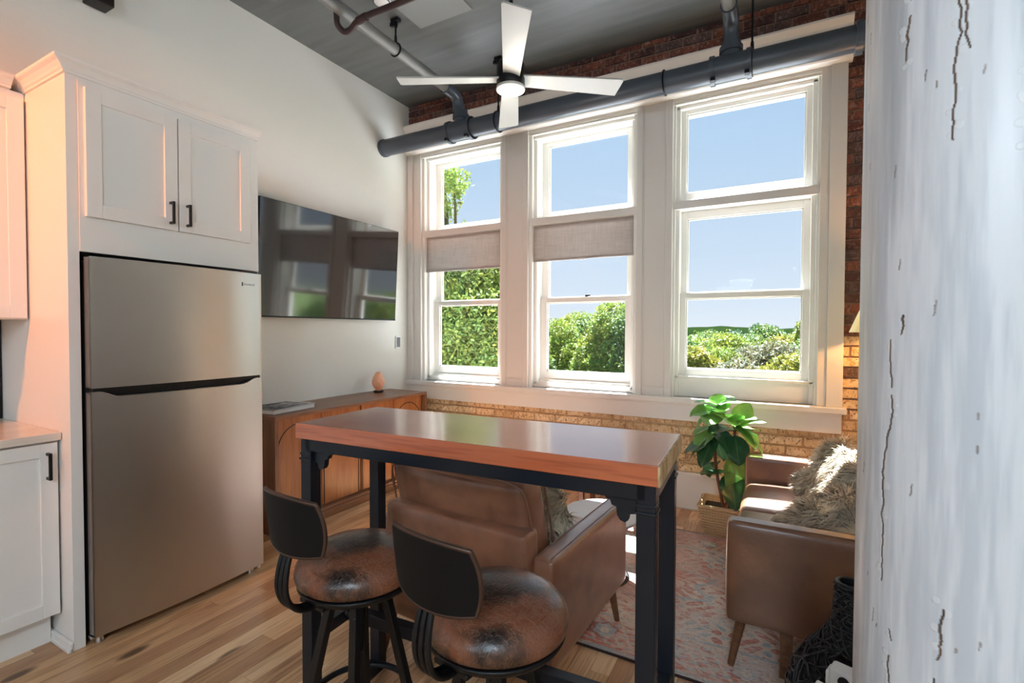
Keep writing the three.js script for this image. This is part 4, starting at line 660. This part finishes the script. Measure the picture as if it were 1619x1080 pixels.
// ------------------------------------------------------------------ plant
{
  const t = thing('potted_plant', 'fiddle leaf fig in a square woven basket beside the sofa', 'plant', [3.135, 0, 0.40]);
  const h = 0.215, a = 0.085, b = 0.128, frustum = (y0, r0, y1, r1) => { const g = new THREE.CylinderGeometry(r1 * Math.SQRT2, r0 * Math.SQRT2, y1 - y0, 4, 1, true).rotateY(PI / 4).translate(0, (y0 + y1) / 2, 0); return g.toNonIndexed(); };
  const pot = mesh('basket', [uvBox(frustum(0.002, a, h, b), 0.3), uvBox(frustum(0.01, a - 0.01, h, b - 0.012), 0.3), bb(-a, 0.001, -a, a, 0.012, a)], M.basket, t);
  for (let k = 0; k < 11; k++) { const y = 0.012 + k * 0.0195, r = lerp(a, b, y / h) + 0.002; const pts = []; for (let s = 0; s < 4; s++) for (let q = 0; q < 14; q++) { const f = q / 14 * 2 - 1, w = r + (((q + k) % 2) ? 0.0035 : -0.001); const [x, z] = [[w, f * r], [-f * r, w], [-w, -f * r], [f * r, -w]][s]; pts.push(V(x, y, z)); } mesh('woven_strand', new THREE.TubeGeometry(new THREE.CatmullRomCurve3(pts, true), 112, 0.0075, 5, true), M.basket, pot); }
  mesh('rim', [tube([[b, h, b], [-b, h, b], [-b, h, -b], [b, h, -b]].flatMap(([x, y, z], i, A) => { const n = A[(i + 1) % 4]; return [0, 0.25, 0.5, 0.75].map((f) => [lerp(x, n[0], f), y, lerp(z, n[2], f)]); }), 0.011, 120, 8, true)], M.basket, pot);
  mesh('soil', bb(-b + 0.018, 0.12, -b + 0.018, b - 0.018, 0.185, b - 0.018, 0.01), M.soil, t);
  mesh('stem', tube([[0.02, 0.17, 0.0], [-0.005, 0.30, 0.01], [-0.035, 0.46, 0.0], [-0.045, 0.62, -0.01], [-0.03, 0.80, 0], [-0.02, 0.90, 0]], 0.011, 40, 8), M.stem, t);
  mesh('stem', tube([[0.03, 0.17, 0.02], [0.045, 0.28, 0.02], [0.06, 0.42, 0.0], [0.075, 0.60, 0], [0.085, 0.76, 0.01]], 0.009, 40, 8), M.stem, t);
  const leafGeo = (cup, fold, seed) => { // fiddle shaped leaf, length 1 along +x, width ~0.8
    const nx = 14, ny = 8, pos = [], uv = [], idx = []; for (let i = 0; i <= nx; i++) { const u = i / nx, w = 0.37 * Math.pow(Math.sin(PI * Math.pow(u, 0.8)), 0.72) * (0.86 + 0.22 * u) + 0.004; for (let j = 0; j <= ny; j++) { const v = j / ny * 2 - 1; pos.push(u, -cup * u * u + fold * Math.abs(v) * w * 0.9 + 0.016 * Math.sin(u * 15 + v * 3 + seed) * Math.abs(v), v * w); uv.push(u, v * 0.5 + 0.5); } }
    for (let i = 0; i < nx; i++) for (let j = 0; j < ny; j++) { const a = i * (ny + 1) + j, b = a + ny + 1; idx.push(a, a + 1, b, a + 1, b + 1, b); }
    const g = new THREE.BufferGeometry(); g.setAttribute('position', new THREE.Float32BufferAttribute(pos, 3)); g.setAttribute('uv', new THREE.Float32BufferAttribute(uv, 2)); g.setIndex(idx); g.computeVertexNormals(); return g;
  };
  const shapes = [leafGeo(0.18, 0.22, 1), leafGeo(0.4, 0.3, 2), leafGeo(0.06, 0.14, 3)];
  // attach [x y z], tip [x y z], sunlit colour?, roll
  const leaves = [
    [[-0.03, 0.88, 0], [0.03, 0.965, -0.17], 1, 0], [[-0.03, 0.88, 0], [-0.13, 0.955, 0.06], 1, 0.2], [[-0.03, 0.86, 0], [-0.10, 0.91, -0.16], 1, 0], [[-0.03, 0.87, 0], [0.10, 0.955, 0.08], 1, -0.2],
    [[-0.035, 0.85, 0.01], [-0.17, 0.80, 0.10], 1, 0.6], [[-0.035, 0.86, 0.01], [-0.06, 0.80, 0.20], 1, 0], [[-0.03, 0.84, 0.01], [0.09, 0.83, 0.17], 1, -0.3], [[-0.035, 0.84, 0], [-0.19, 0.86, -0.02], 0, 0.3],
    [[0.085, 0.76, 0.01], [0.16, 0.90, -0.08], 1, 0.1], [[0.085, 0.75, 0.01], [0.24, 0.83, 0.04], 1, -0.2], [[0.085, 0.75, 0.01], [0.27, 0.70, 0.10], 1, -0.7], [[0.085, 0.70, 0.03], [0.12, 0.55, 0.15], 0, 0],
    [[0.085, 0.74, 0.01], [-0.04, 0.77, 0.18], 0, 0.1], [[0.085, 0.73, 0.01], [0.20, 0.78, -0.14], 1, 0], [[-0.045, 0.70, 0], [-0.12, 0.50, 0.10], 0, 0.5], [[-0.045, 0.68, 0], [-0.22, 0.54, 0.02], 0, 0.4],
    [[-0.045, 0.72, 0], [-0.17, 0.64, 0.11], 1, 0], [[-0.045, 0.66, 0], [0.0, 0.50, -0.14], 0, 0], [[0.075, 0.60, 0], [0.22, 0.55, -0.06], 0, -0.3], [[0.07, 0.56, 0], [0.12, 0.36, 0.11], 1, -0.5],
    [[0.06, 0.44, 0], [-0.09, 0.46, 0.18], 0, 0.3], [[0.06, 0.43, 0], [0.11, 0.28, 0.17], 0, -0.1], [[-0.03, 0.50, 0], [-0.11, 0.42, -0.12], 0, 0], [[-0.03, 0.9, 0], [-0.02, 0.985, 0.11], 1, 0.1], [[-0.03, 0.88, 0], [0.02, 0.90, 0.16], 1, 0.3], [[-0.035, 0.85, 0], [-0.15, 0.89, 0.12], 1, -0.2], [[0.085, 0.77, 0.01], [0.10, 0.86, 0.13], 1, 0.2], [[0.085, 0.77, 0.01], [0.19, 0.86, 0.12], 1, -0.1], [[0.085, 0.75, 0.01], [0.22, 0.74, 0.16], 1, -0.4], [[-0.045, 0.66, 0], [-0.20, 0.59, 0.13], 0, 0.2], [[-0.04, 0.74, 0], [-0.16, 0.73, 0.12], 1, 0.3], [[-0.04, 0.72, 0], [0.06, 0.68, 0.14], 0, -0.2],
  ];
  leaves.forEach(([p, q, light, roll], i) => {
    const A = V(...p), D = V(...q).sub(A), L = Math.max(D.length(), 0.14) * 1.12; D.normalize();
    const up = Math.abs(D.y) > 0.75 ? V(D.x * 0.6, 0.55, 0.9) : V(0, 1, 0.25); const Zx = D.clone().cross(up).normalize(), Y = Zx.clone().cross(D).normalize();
    const m = mesh('leaf', shapes[i % 3], light ? M.leafSunlit : M.leafDark, t); m.applyMatrix4(new THREE.Matrix4().makeBasis(D, Y, Zx.clone())); m.rotateX(roll); m.scale.set(L, L, L * 0.98); m.position.copy(A);
  });
}
// ------------------------------------------------------------------ floor lamp, vase, power tower by the column
{
  const t = thing('floor_lamp', 'floor lamp with a pale green tapered shade behind the column', 'lamp', [4.06, 0, 0.30]);
  mesh('base', lathe([[0, 0], [0.13, 0], [0.13, 0.014], [0.03, 0.024], [0, 0.024]], 36), M.black, t); mesh('pole', rod([0, 0.02, 0], [0, 1.5, 0], 0.011, 0.011, 12), M.black, t);
  const sh = lathe([[0.195, 1.405], [0.095, 1.67], [0.093, 1.67], [0.193, 1.405], [0.195, 1.405]], 48); mesh('lamp_shade', sh, M.shade, t);
  mesh('bulb', new THREE.SphereGeometry(0.035, 16, 12).translate(0, 1.52, 0), std({ color: S(255, 236, 200), emissive: C(1, 0.75, 0.45), emissiveIntensity: 2 }), t); mesh('shade_ring', [rod([-0.12, 1.6, 0], [0.12, 1.6, 0], 0.003), rod([0, 1.5, 0], [0, 1.6, 0], 0.006)], M.black, t);
  const L = new THREE.PointLight(C(1, 0.72, 0.42), 1.6, 0, 2); L.position.set(4.06, 1.52, 0.30); L.castShadow = true; L.shadow.radius = 1.5; scene.add(L);
}
{
  const t = thing('woven_vase', 'tall black vase of tangled woven strands beside the sofa arm', 'vase', [3.695, 0, 2.16]);
  const prof = (y) => { const k = [[0, 0.10], [0.05, 0.145], [0.12, 0.17], [0.2, 0.175], [0.28, 0.155], [0.35, 0.115], [0.41, 0.07], [0.45, 0.046], [0.5, 0.038], [0.57, 0.038], [0.592, 0.04]]; let i = 0; while (i < k.length - 2 && y > k[i + 1][0]) i++; const f = clamp((y - k[i][0]) / (k[i + 1][0] - k[i][0])); return lerp(k[i][1], k[i + 1][1], f * f * (3 - 2 * f) * 0.4 + f * 0.6); };
  const pts = []; for (let i = 0; i <= 40; i++) { const y = 0.592 * i / 40; pts.push([prof(y) - 0.008, y]); } pts.unshift([0, 0]); pts.push([0.026, 0.592], [0.026, 0.42]);
  mesh('body', lathe(pts, 40), std({ color: S(14, 14, 16), roughness: 0.7 }), t);
  const r = rng(950), list = [];
  for (let k = 0; k < 330; k++) { let y = 0.01 + 0.56 * Math.pow(r(), 0.8), th = r() * PI * 2, up = (r() - 0.5) * 1.6, n = 7, st = 0.022 + r() * 0.012, q = []; for (let i = 0; i < n; i++) { const rad = prof(clamp(y, 0, 0.585)) + 0.001 + 0.005 * Math.sin(i * 1.6 + k); q.push(V(Math.cos(th) * rad, y, Math.sin(th) * rad)); y = clamp(y + up * st, 0.006, 0.585); th += st / Math.max(rad, 0.03) * (k % 2 ? 1 : -1) * (1 - 0.4 * Math.abs(up)); up += (r() - 0.5) * 0.9; } list.push(new THREE.TubeGeometry(new THREE.CatmullRomCurve3(q), 12, 0.0036, 5, false)); }
  const s = mesh('strands', list, std({ color: S(30, 31, 35), roughness: 0.34 }), t); s.userData.kind = 'stuff';
  mesh('rim', new THREE.TorusGeometry(0.034, 0.006, 8, 32).rotateX(PI / 2).translate(0, 0.59, 0), std({ color: S(38, 40, 46), roughness: 0.3 }), t);
}
{
  const t = thing('power_tower', 'white upright power strip with round sockets in front of the vase', 'power strip', [3.66, 0, 2.44], -0.35);
  mesh('housing', [bb(-0.036, 0.02, -0.026, 0.036, 0.465, 0.026, 0.008)], M.white, t); mesh('side_shell', [bb(-0.044, 0.03, -0.022, -0.034, 0.45, 0.022, 0.004)], M.white, t); mesh('base', [bb(-0.07, 0, -0.06, 0.07, 0.022, 0.06, 0.008)], M.white, t);
  mesh('switch', [new THREE.CylinderGeometry(0.014, 0.014, 0.008, 24).rotateX(PI / 2).translate(0.002, 0.44, 0.027)], M.blackMetal, t);
  for (let k = 0; k < 6; k++) mesh('socket', [new THREE.TorusGeometry(0.02, 0.0022, 6, 28).translate(0.002, 0.395 - k * 0.056, 0.0265), bb(-0.008, 0.39 - k * 0.056, 0.0255, -0.005, 0.402 - k * 0.056, 0.0272), bb(0.008, 0.39 - k * 0.056, 0.0255, 0.011, 0.402 - k * 0.056, 0.0272)], std({ color: S(90, 92, 96), roughness: 0.5 }), t);
  for (const y of [0.34, 0.26]) mesh('plug', [bb(-0.075, y, -0.014, -0.042, y + 0.05, 0.014, 0.005)], M.white, t);
}
// ------------------------------------------------------------------ added fill lamps and an unseen warm spot, all outside the frame
function globe(x, y, z, R, power, color, label) {  // added lamp that brightens the room from behind the camera
  const t = thing('fill_lamp', label, 'fill lamp', [x, y, z], 0, 'added fill lamps behind the camera');
  mesh('globe', new THREE.SphereGeometry(R, 32, 20), std({ color: S(250, 246, 240), emissive: color, emissiveIntensity: 1.5, roughness: 0.6 }), t);
  mesh('dome_shade', lathe([...Array.from({ length: 13 }, (_, k) => { const a = PI / 2 * k / 12; return [(R + 0.05) * Math.cos(a), 0.03 + (R + 0.03) * Math.sin(a)]; }), ...Array.from({ length: 13 }, (_, k) => { const a = PI / 2 * (1 - k / 12); return [(R + 0.04) * Math.cos(a), 0.03 + (R + 0.02) * Math.sin(a)]; })], 40), M.white, t);  // dome added to keep the fill light off the upper walls
  mesh('cord', rod([0, R * 1.1, 0], [0, RH - y, 0], 0.004), M.black, t); mesh('canopy', lathe([[0, 0], [0.05, 0], [0.05, 0.02], [0, 0.02]], 24).translate(0, RH - y - 0.021, 0), M.black, t);
  const L = new THREE.PointLight(color, power, 0, 2); L.position.set(x, y, z); L.castShadow = true; L.shadow.radius = R / 0.02; scene.add(L);
}
const coolFill = C(0.86, 0.935, 1);
for (const [x, z, p, l] of [[3.9, 5.7, 13, 'added fill lamp under a white dome closest behind the camera'], [2.7, 7.6, 10, 'added fill lamp under a white dome farther behind the camera'], [2.2, 9.4, 2, 'added fill lamp under a white dome farthest behind the camera']])
  globe(x, 2.5, z, 0.22, p, coolFill, l);
{ // unseen warm spot, out of view, placed to light the kitchen cabinets
  const P = V(0.95, 2.95, 5.2), Q = V(0.45, 2.0, 3.14), d = Q.clone().sub(P).normalize();
  const t = thing('unseen_warm_spot', 'unseen warm spotlight out of view, lighting the kitchen cabinets', 'spotlight', P.toArray());
  const a = d.clone().multiplyScalar(-0.16).toArray(), b = d.clone().multiplyScalar(-0.02).toArray(), e = d.clone().multiplyScalar(-0.012).toArray();
  mesh('housing', rod(a, b, 0.04, 0.055, 24), M.black, t); mesh('stem', rod(d.clone().multiplyScalar(-0.1).toArray(), [-d.x * 0.1, RH - P.y, -d.z * 0.1], 0.008), M.black, t);
  mesh('lens', rod(b, e, 0.048, 0.048, 24), std({ color: S(255, 220, 170), emissive: C(1, 0.6, 0.25), emissiveIntensity: 2 }), t);
  const L = new THREE.SpotLight(C(1, 0.56, 0.18), 20, 0, 0.6, 0.8, 2); L.position.copy(P); L.target.position.copy(Q); L.castShadow = true; L.shadow.radius = 3; scene.add(L, L.target);
}
// ------------------------------------------------------------------ outside: ground, trees, hills
{
  const GY = -7.5;
  tag(mesh('ground', new THREE.CircleGeometry(900, 64).rotateX(-PI / 2).translate(0, GY, -300), std({ color: S(96, 116, 62), roughness: 1 })), 'green ground far below the windows', 'ground', undefined, 'structure');
  tag(mesh('unseen_roof', [bb(-5, -0.45, -5.2, 9, -0.3, -0.27), bb(-5, -0.45, -5.4, 9, -0.2, -5.2)], std({ color: S(232, 234, 236), roughness: 0.9 })), 'unseen white flat roof below the windows, sending sunlight up into the room', 'roof', undefined, 'structure');  // out of view; placed to bounce sun up to ceiling and walls
  const hillMat = std({ color: S(84, 104, 66), roughness: 1 });
  { const s = new THREE.Shape(); s.moveTo(-700, GY - 2); for (let x = -700; x <= 700; x += 10) s.lineTo(x, 3 + 7 * fbm(x * 0.012 + 40, 3, 1001, 4) + 1.2 * vnoise(x * 0.12, 7, 1005)); s.lineTo(700, GY - 2); const g = new THREE.ExtrudeGeometry(s, { depth: 60, bevelEnabled: false }); tag(mesh('hills', g.translate(0, 0, -880), hillMat), 'blue grey wooded hills on the horizon', 'hills', undefined, 'structure'); }
  // a small spray of leaves, shared by all crowns
  const r0 = rng(1010), P = [], I = []; for (let k = 0; k < 7; k++) { const o = V(r0() - 0.5, r0() - 0.5, r0() - 0.5).multiplyScalar(0.9), d = V(r0() - 0.5, r0() - 0.5, r0() - 0.5).normalize(), s = d.clone().cross(V(r0() - 0.5, r0() - 0.5, r0() - 0.5)).normalize(), n = d.clone().cross(s), a = P.length / 3; for (const q of [o, o.clone().addScaledVector(d, 0.28).addScaledVector(s, 0.15).addScaledVector(n, 0.05), o.clone().addScaledVector(d, 0.28).addScaledVector(s, -0.15).addScaledVector(n, 0.05), o.clone().addScaledVector(d, 0.62)]) P.push(q.x, q.y, q.z); I.push(a, a + 1, a + 2, a + 1, a + 3, a + 2); }
  const spray = new THREE.BufferGeometry(); spray.setAttribute('position', new THREE.Float32BufferAttribute(P, 3)); spray.setIndex(I); spray.computeVertexNormals();
  const leafMat = phys({ color: 0xffffff, roughness: 0.75, transmission: 0.35, thickness: 0, side: THREE.DoubleSide });
  const bark = std({ color: S(92, 76, 62), roughness: 1 });
  let seed = 1100;
  function tree(label, group, x, z, blobs, size, count, tint) { // blobs: [dx, y, dz, rx, ry, rz]
    const t = thing('tree', label, 'tree', [x, GY, z], 0, group), r = rng(seed++); const top = Math.max(...blobs.map((b) => b[1])) - GY;
    mesh('trunk', [rod([0, -0.05, 0], [0, top * 0.55, 0], 0.03 * top, 0.014 * top, 10), ...blobs.map((b) => rod([0, Math.max(1, (b[1] - GY) * 0.45), 0], [b[0], b[1] - GY, b[2]], 0.01 * top, 0.0018 * top, 6))], bark, t);
    const im = new THREE.InstancedMesh(spray, leafMat, count); im.name = 'foliage'; im.userData.kind = 'stuff'; im.castShadow = im.receiveShadow = true; t.add(im);
    const vol = blobs.map((b) => b[3] * b[4] * b[5]), sum = vol.reduce((a, b) => a + b), m = new THREE.Matrix4(), q = new THREE.Quaternion(), e = new THREE.Euler(), c = new THREE.Color();
    for (let k = 0; k < count; k++) {
      let u = r() * sum, bi = 0; while (u > vol[bi] && bi < vol.length - 1) u -= vol[bi++]; const b = blobs[bi]; let d; do d = V(r() * 2 - 1, r() * 2 - 1, r() * 2 - 1); while (d.lengthSq() > 1);
      const L = d.length(), rad = Math.pow(L, 0.45), lump = 0.78 + 0.5 * fbm(d.x / L * 2.3 + bi * 5, d.y / L * 2.3 + d.z / L * 2.1 + 9, seed, 3); d.multiplyScalar(rad / L * lump);
      q.setFromEuler(e.set(r() * 6.28, r() * 6.28, r() * 6.28)); const s = size * (0.6 + 0.8 * r());
      m.compose(V(b[0] + d.x * b[3], b[1] - GY + d.y * b[4], b[2] + d.z * b[5]), q, V(s, s, s)); im.setMatrixAt(k, m);
      const v = 0.7 + 0.6 * r(), w = r(); im.setColorAt(k, c.setRGB(tint[0] * v * (0.8 + 0.5 * w), tint[1] * v, tint[2] * v * (1.2 - 0.5 * w)));
    }
  }
  const fresh = [0.26, 0.34, 0.07], mid = [0.15, 0.24, 0.07], yellow = [0.30, 0.31, 0.06], olive = [0.22, 0.23, 0.14], blueG = [0.09, 0.17, 0.10];
  TREES();
  function TREES() {
    const at = (px, dist) => { const a = Math.atan((px - 809.5) / 777.9) - 0.50153; return [3.49 + Math.sin(a) * dist, 4.08 - Math.cos(a) * dist]; };
    const Y = (py, dist, px = 810) => 1.41 - (py - 522) / 777.9 * dist * Math.cos(Math.atan((px - 809.5) / 777.9));
    // big tree beyond the window by the television wall
    { const d = 13.5, [x, z] = at(728, d); tree('large leafy tree rising beside the window by the television wall', 'trees outside the windows', x, z, [[0, 0.8, 0, 2.1, 2.1, 1.8], [-0.3, 2.7, 0.2, 1.5, 1.35, 1.4], [0.75, 2.6, -0.2, 0.9, 1.0, 0.8], [0.25, 3.95, 0, 0.42, 0.3, 0.4], [-0.62, 4.6, 0, 0.3, 0.4, 0.3], [-0.5, 5.2, 0, 0.42, 0.55, 0.4], [-0.2, 5.45, 0, 0.42, 0.3, 0.4], [-0.6, 5.75, 0, 0.45, 0.3, 0.4], [0, -3, 0, 2.2, 2.4, 2]], 0.17, 34000, fresh); }
    { const d = 19, [x, z] = at(690, d); tree('shaded tree behind the large one at the television wall window', 'trees outside the windows', x, z, [[0, 0, 0, 3, 3.2, 2.6], [0, -4, 0, 2.8, 2.6, 2.5]], 0.3, 9000, mid); }
    { const d = 22, [x, z] = at(812, d); tree('dark tree hidden partly by the post between the shaded windows', 'trees outside the windows', x, z, [[0, -0.4, 0, 1.7, 2.3, 1.7], [0, -4, 0, 2, 2.4, 2]], 0.28, 8000, mid); }
    const row = [[880, 24, 512, 1.5, fresh], [912, 26, 503, 1.5, fresh], [938, 25, 505, 1.4, mid], [972, 21, 489, 1.35, fresh], [1008, 20, 492, 1.3, mid]];
    const rowL = ['bushy green tree at the lower edge of the middle window pane', 'rounded yellow green tree in the middle window row', 'darker green tree in the middle window row', 'tallest tree of the middle window row', 'tree behind the post beside the middle window'];
    row.forEach(([px, d, py, w, c], i) => { const [x, z] = at(px, d), y = Y(py, d, px); tree(rowL[i], 'trees outside the windows', x, z, [[0, y - 1.0, 0, w * 0.8, 1.2, w * 0.8], [w * 0.3, y - 2.2, 0.2, w, 1.5, w], [-w * 0.4, y - 2.6, 0, w, 1.6, w], [0, y - 4.6, 0, w * 1.1, 1.8, w * 1.1]], 0.22, 9000, c); });
    const far = [[1092, 34, 535, 2.6, fresh], [1120, 44, 527, 3.4, mid], [1150, 40, 529, 2.6, fresh], [1196, 52, 516, 2.0, blueG], [1212, 50, 517, 2.4, mid], [1185, 46, 530, 3.0, mid], [1245, 40, 531, 2.8, yellow], [1272, 36, 514, 1.6, fresh], [1138, 25, 553, 1.5, fresh], [1190, 27, 549, 1.9, olive], [1228, 24, 545, 1.7, olive], [1252, 20, 565, 1.2, yellow], [1096, 22, 552, 1.4, yellow], [1165, 20, 572, 1.3, olive], [1300, 30, 530, 2.4, mid], [1066, 30, 530, 2.2, mid], [1120, 70, 526, 6, mid], [1230, 75, 526, 7, mid], [1160, 90, 526, 8, blueG], [930, 60, 522, 6, mid], [1385, 24, 500, 2.4, fresh], [1460, 22, 505, 2.4, mid], [1560, 20, 500, 2.4, fresh], [1690, 20, 497, 2.6, mid], [1900, 18, 500, 2.6, fresh], [2200, 18, 495, 2.8, mid]];
    const farL = ['broad green tree at the pane edge nearest the middle post', 'large tree centred below the far hills', 'bright green tree below the hills', 'dark pointed conifer breaking the horizon', 'ragged tall tree beside the dark conifer', 'mid green tree below the conifer', 'broad yellow green tree under the horizon', 'slim tall tree at the casing edge of the unshaded window', 'bright green rounded tree low in the unshaded window', 'grey olive tree low in the unshaded window', 'grey olive tree beneath the broad yellow green one', 'small yellow tree at the lowest pane corner', 'pale yellow green tree at the lower pane corner nearest the post', 'small olive tree at the bottom of the unshaded window', 'tree behind the casing beside the brick strip', 'tree behind the post beside the unshaded window', 'distant tree belt section below the hills', 'distant tree belt section under the conifer side', 'farthest dark tree belt at the foot of the hills', 'distant tree line seen in the middle window gap', ...['first', 'second', 'third', 'fourth', 'fifth', 'sixth'].map((n) => n + ' tree past the brick strip in the row mirrored by the television')];
    far.forEach(([px, d, py, w, c], i) => { const [x, z] = at(px, d), y = Y(py, d, px), slim = i === 3 || i === 7; tree(farL[i], 'trees outside the windows', x, z, slim ? [[0, y - 1.6, 0, w * 0.28, 1.7, w * 0.28], [0, y - 3.8, 0, w * 0.5, 2.0, w * 0.5]] : [[0, y - w * 0.45, 0, w * 0.6, w * 0.45, w * 0.6], [w * 0.45, y - w * 0.8, 0, w * 0.65, w * 0.5, w * 0.6], [-w * 0.45, y - w * 0.85, 0.3, w * 0.65, w * 0.5, w * 0.6], [0, y - w * 1.6, 0, w * 0.9, w * 0.8, w * 0.9]], 0.12 + d * 0.0065, 6500, c); });
  }
}
renderer.render(scene, camera);
